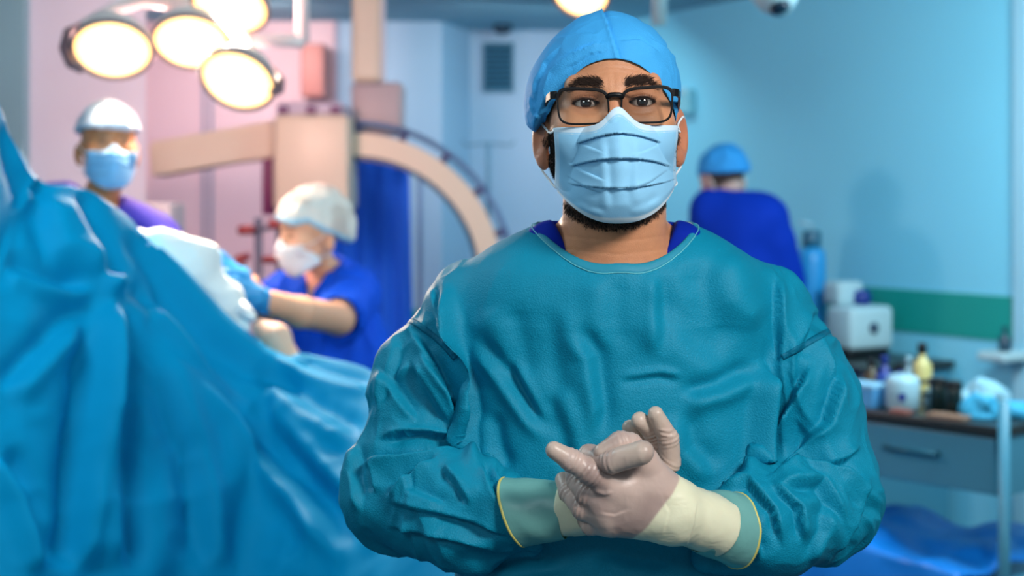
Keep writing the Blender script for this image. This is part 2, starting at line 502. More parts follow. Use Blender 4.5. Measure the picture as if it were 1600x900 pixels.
def eye_material():
    m = bpy.data.materials.new('eyeball'); nt, b = nodes_of(m); N, L = nt.nodes, nt.links
    tc = N.new('ShaderNodeTexCoord'); sx = N.new('ShaderNodeSeparateXYZ'); L.new(tc.outputs['Object'], sx.inputs[0])
    cb = N.new('ShaderNodeCombineXYZ'); L.new(sx.outputs[0], cb.inputs[0]); L.new(sx.outputs[2], cb.inputs[2])
    ln = N.new('ShaderNodeVectorMath'); ln.operation = 'LENGTH'; L.new(cb.outputs[0], ln.inputs[0])
    r = N.new('ShaderNodeValToRGB'); e = r.color_ramp
    mp = N.new('ShaderNodeMapRange'); mp.inputs[2].default_value = 0.0125; L.new(ln.outputs[1], mp.inputs[0]); L.new(mp.outputs[0], r.inputs[0])
    e.elements[0].position = 0.0; e.elements[0].color = (0.003, 0.002, 0.002, 1)
    e.elements[1].position = 1.0; e.elements[1].color = (*lin((196, 176, 166)), 1)
    for p, c in ((0.19, (4, 3, 3)), (0.23, (52, 28, 14)), (0.42, (40, 20, 10)), (0.47, (12, 8, 7)), (0.54, (190, 172, 162))):
        k = e.elements.new(p); k.color = (*lin(c), 1)
    L.new(r.outputs[0], b.inputs['Base Color'])
    b.inputs['Roughness'].default_value = 0.06; b.inputs['Coat Weight'].default_value = 1.0
    return m
M_eye = eye_material()

surgeon = empty('person', (0.125, 1.73, 0))
tag(surgeon, 'surgeon in teal gown, blue cap, glasses and face mask, gloved hands clasped, facing the camera', 'person')

EO = np.array([0.1138, 1.585, 1.6345])
HD = Head(EO, rot_head(0.02, -0.01, -0.020), 1.0, 1.02)
XC, YC = 0.124, 1.735

def torso_sdf(x, y, z, off=0.0):
    ax = np.abs(x - XC)
    zz = np.array([0.30, 0.75, 1.00, 1.10, 1.20, 1.30, 1.38, 1.44, 1.50])
    a = np.interp(z, zz, [0.235, 0.215, 0.200, 0.190, 0.192, 0.196, 0.180, 0.135, 0.060])
    b = np.interp(z, zz, [0.190, 0.165, 0.140, 0.128, 0.122, 0.122, 0.114, 0.095, 0.040])
    q = ((np.abs(ax / a)) ** 2.3 + (np.abs((y - YC) / b)) ** 2.3) ** (1 / 2.3)
    d = (q - 1) * b
    d = np.maximum(d, np.abs(z - 0.93) - 0.56)
    d = smin(d, cap(ax, y, z, (0.070, 1.725, 1.440), (0.170, 1.74, 1.385), 0.056, 0.060), 0.04)
    d = smin(d, cap(ax, y, z, (0.0, 1.695, 1.412), (0.095, 1.703, 1.405), 0.080, 0.070), 0.04)
    return d - off

ARM = {
    'a': dict(S=P(742, 492, 1.745), M=P(678, 612, 1.735), E=P(632, 768, 1.70), F=P(735, 803, 1.63), Wr=P(822, 800, 1.578)),
    'b': dict(S=P(1182, 488, 1.745), M=P(1240, 608, 1.735), E=P(1281, 782, 1.70), F=P(1205, 815, 1.63), Wr=P(1135, 826, 1.575)),
}
# slack cloth bunched around the cuffs
ARM['a']['slack'] = [(P(700, 838, 1.645), P(828, 856, 1.605), 0.030, 0.010), (P(730, 772, 1.645), P(786, 772, 1.600), 0.030, 0.015)]
ARM['b']['slack'] = [(P(1215, 850, 1.645), P(1105, 872, 1.605), 0.034, 0.012), (P(1215, 785, 1.64), P(1150, 782, 1.600), 0.030, 0.014)]
def arms_sdf(x, y, z):
    d = None
    for A in ARM.values():
        c = cap(x, y, z, A['S'], A['M'], 0.062, 0.066)
        c = smin(c, cap(x, y, z, A['M'], A['E'], 0.066, 0.063), 0.03)
        c = smin(c, cap(x, y, z, A['E'], A['F'], 0.063, 0.060), 0.03)
        c = smin(c, cap(x, y, z, A['F'], A['Wr'], 0.060, 0.026), 0.014)
        for a, b, ra, rb in A['slack']: c = smin(c, cap(x, y, z, a, b, ra, rb), 0.016)
        d = c if d is None else np.minimum(d, c)
    return d
HOLE_C, HOLE_R = (0.1235, 1.709), (0.0930, 0.084)
def hole_sdf(x, y, z):
    q = np.sqrt(((x - HOLE_C[0]) / HOLE_R[0]) ** 2 + ((y - HOLE_C[1]) / HOLE_R[1]) ** 2)
    return np.maximum((q - 1) * 0.09, 1.36 - z)
def gown_solid(x, y, z):
    return smin(torso_sdf(x, y, z), arms_sdf(x, y, z), 0.009)
def wrist_cut(x, y, z):
    """hollows the sleeve ends"""
    d = None
    for A in ARM.values():
        t = (A['Wr'] - A['F']); t = t / np.linalg.norm(t)
        c = cap(x, y, z, A['Wr'] + t * 0.022, A['Wr'] + t * 0.12, 0.0375, 0.10)
        d = c if d is None else np.minimum(d, c)
    return d
def gown_sdf(x, y, z):
    d = gown_solid(x, y, z)
    d = smax(d, -hole_sdf(x, y, z), 0.004)
    return d

FOLDS = [
    # image-left sleeve
    ([(560, 722), (600, 716), (684, 714), (728, 708)], 10, 0.011, 's'),
    ([(590, 690), (630, 678), (661, 675), (722, 688)], 9, -0.009, 's'),
    ([(604, 778), (642, 750), (690, 726)], 9, 0.009, 's'),
    ([(586, 772), (580, 720)], 8, 0.005, 's'),
    ([(604, 782), (665, 798), (737, 817), (805, 842)], 9, -0.006, 's'),
    ([(605, 818), (691, 840), (770, 862)], 10, -0.006, 's'),
    ([(596, 575), (623, 617), (656, 660)], 11, 0.006, 's'),
    ([(662, 555), (695, 609), (722, 690)], 9, 0.012, 's'),
    ([(640, 560), (668, 610), (700, 668)], 9, -0.006, 's'),
    ([(748, 732), (774, 772), (803, 806)], 8, 0.008, 's'),
    ([(770, 735), (788, 760), (800, 790)], 6, 0.005, 's'),
    ([(676, 446), (695, 495), (712, 530)], 9, 0.006, 's'),
    ([(650, 520), (686, 577), (713, 635)], 10, 0.007, 's'),
    ([(632, 530), (612, 580), (596, 640)], 12, 0.005, 's'),
    ([(566, 690), (556, 740), (572, 800)], 10, 0.006, 's'),
    ([(690, 735), (715, 760), (735, 792)], 9, -0.006, 's'),
    ([(640, 735), (652, 770), (700, 790)], 12, 0.004, 's'),
    # image-left armhole
    ([(692, 436), (708, 500), (722, 600), (736, 700), (742, 755)], 8, -0.020, 'v'),
    ([(735, 560), (745, 640), (752, 720)], 10, 0.006, 's'),
    # torso
    ([(740, 520), (774, 571), (819, 634), (860, 690)], 11, 0.007, 'd'),
    ([(795, 560), (835, 640), (850, 670)], 8, -0.005, 'd'),
    ([(890, 505), (926, 558), (937, 640), (930, 690)], 13, 0.007, 'd'),
    ([(870, 470), (880, 560), (900, 640)], 18, -0.004, 'd'),
    ([(1024, 418), (1030, 470), (1026, 560)], 12, 0.004, 'd'),
    ([(1110, 395), (1131, 476), (1172, 530)], 26, -0.008, 'd'),
    ([(1188, 578), (1124, 608), (1060, 624)], 13, -0.008, 'd'),
    ([(965, 594), (1030, 585), (1068, 592)], 6, -0.004, 'd'),
    ([(1060, 640), (1075, 700), (1120, 745)], 16, 0.006, 'd'),
    ([(950, 420), (948, 500), (960, 560)], 20, 0.004, 'd'),
    ([(780, 470), (800, 540), (805, 600)], 20, 0.005, 'd'),
    ([(860, 600), (890, 680), (900, 740)], 14, -0.005, 'd'),
    ([(1000, 470), (1080, 540), (1150, 585)], 26, 0.006, 'd'),
    ([(760, 640), (770, 700), (790, 745)], 12, 0.006, 'd'),
    ([(700, 880), (800, 886), (900, 876)], 12, 0.005, 'd'),
    ([(930, 860), (980, 880), (1060, 890)], 14, -0.005, 'd'),
    # image-right armhole and sleeve
    ([(1192, 560), (1186, 620), (1181, 690), (1172, 760)], 8, -0.020, 'v'),
    ([(1212, 432), (1216, 520), (1219, 578)], 9, -0.008, 's'),
    ([(1268, 565), (1232, 634), (1186, 708)], 10, -0.011, 's'),
    ([(1318, 560), (1289, 659), (1208, 740)], 13, -0.009, 's'),
    ([(1190, 752), (1245, 729), (1314, 735), (1352, 765)], 10, 0.010, 's'),
    ([(1200, 758), (1245, 795), (1255, 850)], 9, -0.007, 's'),
    ([(1212, 765), (1277, 760), (1310, 815)], 11, -0.008, 's'),
    ([(1115, 768), (1169, 760), (1207, 798), (1222, 858)], 9, -0.007, 's'),
    ([(1280, 475), (1262, 520), (1240, 560)], 14, 0.005, 's'),
    ([(1340, 700), (1320, 720), (1280, 735)], 9, 0.006, 's'),
    ([(1355, 740), (1345, 800), (1300, 870)], 14, 0.006, 's'),
    ([(1160, 790), (1180, 830), (1190, 870)], 9, 0.008, 's'),
    ([(1290, 780), (1285, 830), (1260, 880)], 13, -0.005, 's'),
    # seam ribs of the sleeves
    ([(628, 494), (679, 526), (716, 562)], 5, 0.0010, 'r'),
    ([(1214, 562), (1257, 539), (1305, 513)], 5, 0.0010, 'r'),
]
def apply_folds(v, n, folds, wide=1.0, tall=1.0):
    qx, qy = project(v)
    disp = np.zeros(len(v))
    face = sstep(0.25, -0.25, n[:, 1])           # only the side that the fold lies on
    for f in folds:
        p = np.array(f[0]); w = f[1] * 4 * wide
        m = (qx > p[:, 0].min() - w) & (qx < p[:, 0].max() + w) & (qy > p[:, 1].min() - w) & (qy < p[:, 1].max() + w) & (face > 0)
        if m.any(): disp[m] += stroke(qx[m], qy[m], f[0], f[1] * wide, f[2] * tall, *f[3:]) * face[m]
    return disp

def cut_hem(v, f, n, zmin):
    return v, f, n

v, f, n = surface(gown_sdf, (-0.30, 1.46, 0.36), (0.58, 1.98, 1.53), 0.0027)
disp = apply_folds(v, n, FOLDS, 1.35, 1.0)
onarm0 = sstep(0.02, -0.02, arms_sdf(v[:, 0], v[:, 1], v[:, 2]) - torso_sdf(v[:, 0], v[:, 1], v[:, 2]))
disp = disp * (1.5 + 0.9 * onarm0)
inhole = ((v[:, 0] - HOLE_C[0]) / HOLE_R[0]) ** 2 + ((v[:, 1] - HOLE_C[1]) / HOLE_R[1]) ** 2
keep = sstep(1.0, 1.35, inhole)
for A in ARM.values(): keep = keep * sstep(0.015, 0.050, np.linalg.norm(v - A['Wr'], axis=1))
big = noise3(v * np.array([14, 14, 9]), 3)
r1 = 1 - np.abs(noise3(v * np.array([17, 17, 11]) + big[:, None] * 0.9, 5)) * 2
r2 = 1 - np.abs(noise3(v * np.array([46, 46, 26]) + big[:, None] * 1.5, 9)) * 2
onarm = sstep(0.02, -0.02, arms_sdf(v[:, 0], v[:, 1], v[:, 2]) - torso_sdf(v[:, 0], v[:, 1], v[:, 2]))
crumple = 0.0034 * big * (0.4 + onarm) + 0.0032 * r1 * (0.25 + 1.7 * onarm) + 0.0013 * r2 * (0.2 + 1.2 * onarm)
v = v + n * ((disp + crumple) * keep)[:, None]
gown = link('gown', mesh_np('gown', v, f), M_gown, surgeon)
gown['label'] = 'teal surgical gown with long crumpled sleeves'
# welded seams across the sleeves: narrow tapes lying on the cloth
from mathutils.bvhtree import BVHTree
tree = BVHTree.FromPolygons([tuple(p) for p in v], [tuple(int(k) for k in q) for q in f])
def on_gown(px, py):
    d = Vector(P(px, py, 1.0) - np.array([0, 0, CH])).normalized()
    h = tree.ray_cast(Vector((0, 0, CH)), d)
    return np.array(h[0] + h[1] * 0.0006) if h[0] is not None else None
for line in ([(634, 497), (655, 508), (679, 526), (700, 545), (712, 560)], [(1222, 558), (1240, 549), (1257, 539), (1280, 526), (1297, 516)]):
    L_ = np.array(line, float); rows = []
    for t in np.linspace(0, len(L_) - 1, 34):
        i = min(int(t), len(L_) - 2); p = L_[i] + (L_[i + 1] - L_[i]) * (t - i); d = L_[i + 1] - L_[i]; d /= np.linalg.norm(d); nn_ = np.array([-d[1], d[0]])
        rows.append([on_gown(*(p + nn_ * o_)) for o_ in (-4.5, -1.5, 1.5, 4.5)])
    rows = [r_ for r_ in rows if all(q is not None for q in r_)]
    vs_ = np.array(rows).reshape(-1, 3); k_ = np.arange(len(vs_)).reshape(-1, 4)
    fs_ = [(k_[a, b], k_[a, b + 1], k_[a + 1, b + 1], k_[a + 1, b]) for a in range(len(rows) - 1) for b in range(3)]
    o = link('sleeve_seam', mesh_np('sleeve_seam', vs_, fs_), mat('seam_tape', (0, 108, 138), 0.6, spec=0.2, bump=0.6, bump_scale=260, tex='weave'), surgeon)
    md = o.modifiers.new('thick', 'SOLIDIFY'); md.thickness = 0.0012; md.offset = 0

# neckline binding, a folded tape with two rows of stitches
def gown_top(x, y):
    z = np.linspace(1.36, 1.56, 400)
    d = gown_solid(np.full(400, x), np.full(400, y), z)
    k = np.where(d < 0)[0]
    return z[k[-1]] if len(k) else 1.45
ring = []
for i in range(120):
    a = 2 * PI * i / 120
    x, y = HOLE_C[0] + HOLE_R[0] * 1.004 * math.cos(a), HOLE_C[1] + HOLE_R[1] * 1.004 * math.sin(a)
    ring.append([x, y, gown_top(x, y)])
ring = np.array(ring)
for _ in range(6): ring[:, 2] = (np.roll(ring[:, 2], 1) + ring[:, 2] * 2 + np.roll(ring[:, 2], -1)) / 4
def band(ring, w, t, lift):
    """a tape that lies on the gown along the ring, w wide outward"""
    vs, fs = [], []
    nR = len(ring)
    cols = 5
    for i in range(nR):
        c = np.array([HOLE_C[0], HOLE_C[1]]); d = ring[i, :2] - c; d = d / np.linalg.norm(d)
        for j in range(cols):
            u = j / (cols - 1)
            p = ring[i, :2] + d * (u * w - 0.001)
            zz = gown_top(p[0], p[1]) if j else ring[i, 2]
            vs.append([p[0], p[1], min(zz, ring[i, 2] + 0.002) + lift + t * math.sin(PI * u) ** 0.5])
    for i in range(nR):
        for j in range(cols - 1):
            a = i * cols + j; b = ((i + 1) % nR) * cols + j
            fs.append((a, a + 1, b + 1, b))
    return np.array(vs), fs
bv, bf = band(ring, 0.0075, 0.0016, 0.0008)
nb_ = link('neck_binding', mesh_np('neck_binding', bv, bf), mat('binding_tape', (20, 140, 168), 0.6, bump=0.3, bump_scale=400), surgeon)
md = nb_.modifiers.new('thick', 'SOLIDIFY'); md.thickness = 0.0012; md.offset = -1
mb = MB(); pts = []
for i in range(121):
    p = ring[i % 120]; c = np.array([HOLE_C[0], HOLE_C[1]]); d = p[:2] - c; d = d / np.linalg.norm(d)
    q = p[:2] + d * 0.0068
    pts.append((q[0], q[1], min(gown_top(q[0], q[1]), p[2] + 0.002) + 0.0022))
mb.tube(pts, 0.00055, 6, caps=False).build('stitching', mat('stitch_thread', (110, 205, 215), 0.6), surgeon)

# scrub top seen in the neck opening
def scrub_sdf(x, y, z):
    d = torso_sdf(x, y, z, -0.012)
    d = smin(d, cap(np.abs(x - XC), y, z, (0.074, 1.700, 1.468), (0.11, 1.735, 1.440), 0.034, 0.036), 0.02)
    # V-neck: opening narrows towards the front
    w = 0.046 + np.clip((z - 1.44) * 0.45, -0.04, 0.03)
    hole = np.maximum(np.abs(x - XC + 0.002) - np.where(y < 1.715, w, 0.060), np.maximum(1.40 - z, y - 1.765))
    d = smax(d, -hole, 0.004)
    return np.maximum(d, 1.30 - z)
v, f, n = surface(scrub_sdf, (-0.10, 1.58, 1.29), (0.35, 1.90, 1.53), 0.003)
v = v + n * (0.002 * noise3(v * np.array([40, 40, 14]), 4))[:, None]
link('scrub_top', mesh_np('scrub_top', v, f), M_scrub, surgeon)

# body: head, neck and shoulders fine; trunk, arms and legs below coarse
def neck_sdf(x, y, z):
    d = cap(x, y, z, (0.1225, 1.705, 1.40), (0.1205, 1.672, 1.55), 0.064, 0.060)
    ax = np.abs(x - 0.122)
    d = smin(d, cap(ax, y, z, (0.036, 1.715, 1.50), (0.09, 1.74, 1.43), 0.020, 0.022), 0.02)
    d = smin(d, cap(ax, y, z, (0.010, 1.632, 1.418), (0.090, 1.668, 1.435), 0.010, 0.010), 0.025)
    d = smin(d, ell(x, y, z, (0.121, 1.640, 1.505), (0.011, 0.013, 0.014)), 0.02)
    return d
def body_sdf(x, y, z):
    d = HD.sdf(x, y, z)
    d = smin(d, neck_sdf(x, y, z), 0.016)
    d = smin(d, torso_sdf(x, y, z, -0.022), 0.03)
    return np.maximum(d, 1.34 - z)
v, f, n = surface(body_sdf, (0.00, 1.50, 1.33), (0.25, 1.82, 1.77), 0.0017)
lx, ly, lz = HD.loc(v[:, 0], v[:, 1], v[:, 2])
al = np.abs(lx)
jawl = sstep(-0.018, -0.040, lz) * sstep(-0.150, -0.136, lz) * sstep(0.088, 0.066, ly)
beard = jawl * np.maximum(sstep(0.050, 0.066, al), sstep(-0.060, -0.075, lz)) * sstep(-0.6, -0.15, n[:, 2] * 1.0 + 0.0 * n[:, 2] + 0.35)
zbm = -0.1345 + 0.037 * (np.minimum(al, 0.0705) / 0.0705) ** 2.4
under = sstep(zbm - 0.010, zbm - 0.006, lz) * sstep(0.085, 0.070, ly) * (lz < -0.05)
beard = np.maximum(np.clip(beard, 0, 1) * sstep(-0.012, -0.004, lz - zbm), under)
lower = sstep(-0.128, -0.140, lz)
browm = np.exp(-((lz - (0.0190 + 0.004 * np.sin((al - 0.010) / 0.042 * PI) - 0.003 * (al > 0.04))) / (0.0046 - 0.04 * np.clip(al - 0.015, 0, 0.04))) ** 4) * sstep(0.010, 0.014, al) * sstep(0.054, 0.044, al) * (ly < 0.045)
rr = np.sqrt((al - 0.0315) ** 2 + (lz * 1.3) ** 2)
lids = sstep(0.024, 0.013, rr) * (ly < 0.03)
rim = sstep(0.0030, 0.0008, np.abs(np.abs(lz) - 0.0048 * (1 - ((al - 0.0315) / 0.0152) ** 2))) * (np.abs(al - 0.0315) < 0.0155) * (ly < 0.02) * (np.abs(lz) < 0.008)
earm = sstep(0.074, 0.079, al) * (ly > 0.07) * (lz < 0.01)
nosem = sstep(0.020, 0.006, al) * (ly < 0.03) * (lz < 0.0)
cols = paint(v, (214, 148, 108), [
    (0.35 * sstep(0.3, 0.8, (noise3(v * 38, 21) + 1) / 2), (190, 128, 96)),
    (0.45 * lids, (150, 92, 66)), (0.5 * earm, (196, 110, 84)), (0.25 * nosem, (200, 118, 90)),
    (0.85 * beard, (40, 27, 22)), (0.28 * browm, (84, 56, 40)), (0.75 * rim, (60, 32, 24)),
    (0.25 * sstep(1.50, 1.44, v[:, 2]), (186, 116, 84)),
])
# forehead lines, pouches under the eyes, creases of the neck
sk = np.zeros(len(v))
for z0, a0 in ((0.0345, 0.0004), (0.0405, 0.0004), (0.029, 0.0003)):
    sk -= a0 * np.exp(-((lz - z0 - 0.004 * np.cos(lx * 60)) / 0.0011) ** 2) * (ly < 0.05) * sstep(0.050, 0.030, al)
ez = -0.0095 + 14.0 * (al - 0.030) ** 2
sk += 0.0006 * np.exp(-((lz - ez) / 0.0022) ** 2) * np.exp(-((al - 0.030) / 0.014) ** 4) * (ly < 0.03)
sk -= 0.0008 * np.exp(-((lz - ez + 0.0042) / 0.0014) ** 2) * np.exp(-((al - 0.030) / 0.013) ** 4) * (ly < 0.03)
sk -= 0.0007 * np.exp(-((al - 0.0075 - 0.05 * (lz - 0.02)) / 0.0010) ** 2) * np.exp(-((lz - 0.023) / 0.006) ** 2) * (ly < 0.03)
for z0 in (1.497, 1.478, 1.463):
    sk -= 0.00035 * np.exp(-((v[:, 2] - z0 - 0.10 * np.abs(v[:, 0] - 0.121)) / 0.0018) ** 2) * (v[:, 1] < 1.70) * (lz < -0.13)
v = v + n * sk[:, None]
hv, hf, hn, hc = v, f, n, cols
def trunk_sdf(x, y, z):
    d = torso_sdf(x, y, z, -0.025)
    d = np.maximum(d, 0.86 - z)
    ax = np.abs(x - XC)
    d = smin(d, cap(ax, y, z, (0.085, 1.74, 0.90), (0.095, 1.74, 0.50), 0.085, 0.058), 0.04)
    d = smin(d, cap(ax, y, z, (0.095, 1.74, 0.50), (0.10, 1.76, 0.09), 0.056, 0.036), 0.03)
    d = smin(d, cap(ax, y, z, (0.10, 1.77, 0.06), (0.11, 1.64, 0.045), 0.034, 0.030), 0.02)
    for A in ARM.values():
        d = np.minimum(d, chain(x, y, z, [A['S'], A['M'], A['E'], A['F'], A['Wr']], [0.046, 0.044, 0.040, 0.038, 0.027], 0.02))
    return d
v2, f2, n2 = surface(trunk_sdf, (-0.24, 1.50, 0.0), (0.52, 1.92, 1.50), 0.011)
k2 = v2[:, 2] < 1.36
allv = np.concatenate([hv, v2]); allf = np.concatenate([hf, f2 + len(hv)])
me = mesh_np('body', allv, allf)
set_color(me, np.concatenate([hc, np.tile(np.array(lin((206, 150, 116))), (len(v2), 1))]))
link('body', me, M_skin, surgeon)['label'] = 'skin of face, ears and neck'

# scrub trousers and clogs below the frame
def trouser_sdf(x, y, z):
    ax = np.abs(x - XC)
    d = cap(ax, y, z, (0.085, 1.74, 0.90), (0.095, 1.74, 0.50), 0.105, 0.078)
    d = smin(d, cap(ax, y, z, (0.095, 1.74, 0.50), (0.10, 1.76, 0.12), 0.078, 0.066), 0.03)
    return np.maximum(d, np.maximum(0.10 - z, z - 0.95))
v, f, n = surface(trouser_sdf, (-0.10, 1.60, 0.06), (0.36, 1.90, 1.0), 0.011)
v = v + n * (0.006 * noise3(v * np.array([16, 16, 9]), 11))[:, None]
link('trousers', mesh_np('trousers', v, f), M_scrub, surgeon)
for s in (-1, 1):
    def shoe(x, y, z, s=s):
        c = XC + s * 0.105
        d = smin(cap(x, y, z, (c, 1.80, 0.045), (c + s * 0.012, 1.62, 0.035), 0.042, 0.040), ell(x, y, z, (c, 1.77, 0.06), (0.04, 0.06, 0.06)), 0.03)
        return np.maximum(d, 0.0 - z)
    v, f, n = surface(shoe, (XC + s * 0.105 - 0.09, 1.55, -0.02), (XC + s * 0.105 + 0.09, 1.88, 0.16), 0.008)
    link('clog', mesh_np('clog', v, f), mat('clog_rubber', (230, 232, 235), 0.5), surgeon)

# eyes
for s in (-1, 1):
    c = HD.world((s * 0.0315, 0.0135, 0.0))[0]
    me = bpy.data.meshes.new('eyeball'); bm = bmesh.new(); bmesh.ops.create_uvsphere(bm, u_segments=32, v_segments=24, radius=0.0122); bm.to_mesh(me); bm.free()
    e = bpy.data.objects.new('eyeball', me); COL.objects.link(e); me.materials.append(M_eye)
    me.polygons.foreach_set('use_smooth', np.ones(len(me.polygons), dtype=bool))
    e.parent = surgeon; e.matrix_parent_inverse = parent_matrix(surgeon).inverted(); e.location = c

# brow, lash and beard hair: short tapered strands rooted on the skin
def strands(name, roots, dirs, length, width, material, parent, bend=None, seed=1):
    rng = np.random.RandomState(seed); n_ = len(roots)
    L = length * rng.uniform(0.6, 1.2, n_)[:, None]
    dirs = dirs / np.linalg.norm(dirs, axis=1, keepdims=True)
    side = np.cross(dirs, np.array([0.0, 1.0, 0.15])); side /= np.linalg.norm(side, axis=1, keepdims=True) + 1e-9
    b = bend if bend is not None else np.zeros_like(roots)
    p0, p1, p2 = roots, roots + dirs * L * 0.55 + b * L * 0.12, roots + dirs * L + b * L * 0.45
    w = width
    vv = np.stack([p0 - side * w, p0 + side * w, p1 + side * w * 0.8, p1 - side * w * 0.8, p2], 1).reshape(-1, 3)
    fs = []
    for i in range(n_):
        k = i * 5; fs += [(k, k + 1, k + 2, k + 3), (k + 3, k + 2, k + 4)]
    o = link(name, mesh_np(name, vv, fs), material, parent); o['kind'] = 'stuff'
    return o
rng = np.random.RandomState(5)
Rw = HD.R
m = np.where(browm > 0.10)[0]; pw = browm[m] * (0.35 + 0.65 * sstep(0.050, 0.030, al[m])); m = rng.choice(m, min(1500, len(m) * 4), p=pw / pw.sum())
rt = hv[m] + rng.normal(0, 0.0011, (len(m), 3)) * np.array([1, 0.3, 1]); sg = np.sign(lx[m])
dl = np.stack([sg * (0.9 + 0 * sg), 0.15 + 0 * sg, 0.55 - 13 * (np.abs(lx[m]) - 0.012)], 1) + rng.normal(0, 0.22, (len(m), 3))
strands('eyebrow', rt + hn[m] * 0.0003, dl @ Rw.T + hn[m] * 0.18, 0.0070, 0.00022, mat('brow_hair', (50, 35, 28), 0.6, spec=0.2), surgeon, seed=2)
m = np.where((beard > 0.35) & ((al > 0.0655) | (lz < zbm + 0.004)))[0]; m = rng.choice(m, 6000)
rt = hv[m] + rng.normal(0, 0.0006, (len(m), 3))
dl = np.stack([0.1 * np.sign(lx[m]), -0.25 + 0 * m, -0.9 + 0 * m], 1) + rng.normal(0, 0.3, (len(m), 3))
strands('beard', rt, dl @ Rw.T + hn[m] * 0.22, 0.0042, 0.00022, M_hair, surgeon, seed=3)
ls, ld = [], []
for s in (-1, 1):
    for i in range(60):
        u = -0.95 + 1.9 * i / 59
        x = s * (0.0315 + u * 0.0148); z = 0.0034 * (1 - u * u) + 0.0006
        y = 0.0135 - math.sqrt(max(1e-6, 0.0134 ** 2 - (u * 0.0148 * 0.8) ** 2 - z * z))
        ls.append((x, y, z)); ld.append((s * u * 0.5, -0.8, 0.35))
strands('eyelashes', HD.world(np.array(ls)), np.array(ld) @ Rw.T, 0.0055, 0.00018, M_hair, surgeon, bend=np.tile([0, 0, 1.0], (len(ls), 1)), seed=4)

# cap
def cap_edge(lx, ly):
    """height of the cap's lower edge on the head"""
    a = np.abs(lx + 0.001)
    front = 0.0475 - 24.0 * a ** 2.3
    return np.where(ly < 0.06, front, np.maximum(front - (ly - 0.06) * 0.1, -0.045))
def cap_sdf(x, y, z):
    lx, ly, lz = HD.loc(x, y, z)
    d = ell(lx, ly, lz, (-0.004, 0.098, 0.016), (0.0875, 0.112, 0.099))
    d = smin(d, ell(lx, ly, lz, (-0.022, 0.105, -0.002), (0.074, 0.095, 0.070)), 0.03)
    fit = HD.skull(lx, ly, lz) - 0.0045
    t = sstep(0.030, 0.0, lz - cap_edge(lx, ly))
    d = d * (1 - t) + np.maximum(d, fit) * t
    inner = fit + 0.0030
    d = smax(d, -inner, 0.001)
    return smax(d, cap_edge(lx, ly) - lz, 0.002)
v, f, n = surface(cap_sdf, (0.005, 1.545, 1.55), (0.23, 1.83, 1.77), 0.0019)
CAPF = [
    ([(842, 170), (849, 142), (858, 111), (893, 82), (931, 67), (956, 65)], 4, 0.0036, 's'),
    ([(835, 165), (838, 130), (852, 98), (880, 66)], 6, -0.0022, 's'),
    ([(1009, 29), (1031, 51), (1052, 80)], 5, 0.0030, 's'),
    ([(1015, 58), (1042, 78), (1062, 100)], 4, 0.0028, 's'),
    ([(939, 10), (951, 40), (958, 62), (966, 92)], 3.5, 0.0030, 's', 0.03),
    ([(965, 62), (1000, 62), (1035, 84)], 6, 0.0018, 's'),
    ([(860, 60), (900, 50), (940, 50)], 10, 0.0015, 's'),
    ([(828, 150), (834, 178), (846, 186)], 5, 0.0020, 's'),
    ([(880, 110), (920, 85), (950, 78)], 4, -0.0014, 's'),
]
disp = apply_folds(v, n, CAPF)
big = noise3(v * 18, 31)
disp = disp * 2.0 + 0.0022 * big + 0.0005 * (1 - 2 * np.abs(noise3(v * 55 + big[:, None], 33)))
v = v + n * disp[:, None]
link('surgical_cap', mesh_np('surgical_cap', v, f), M_capf, surgeon)['label'] = 'blue cloth surgical cap'

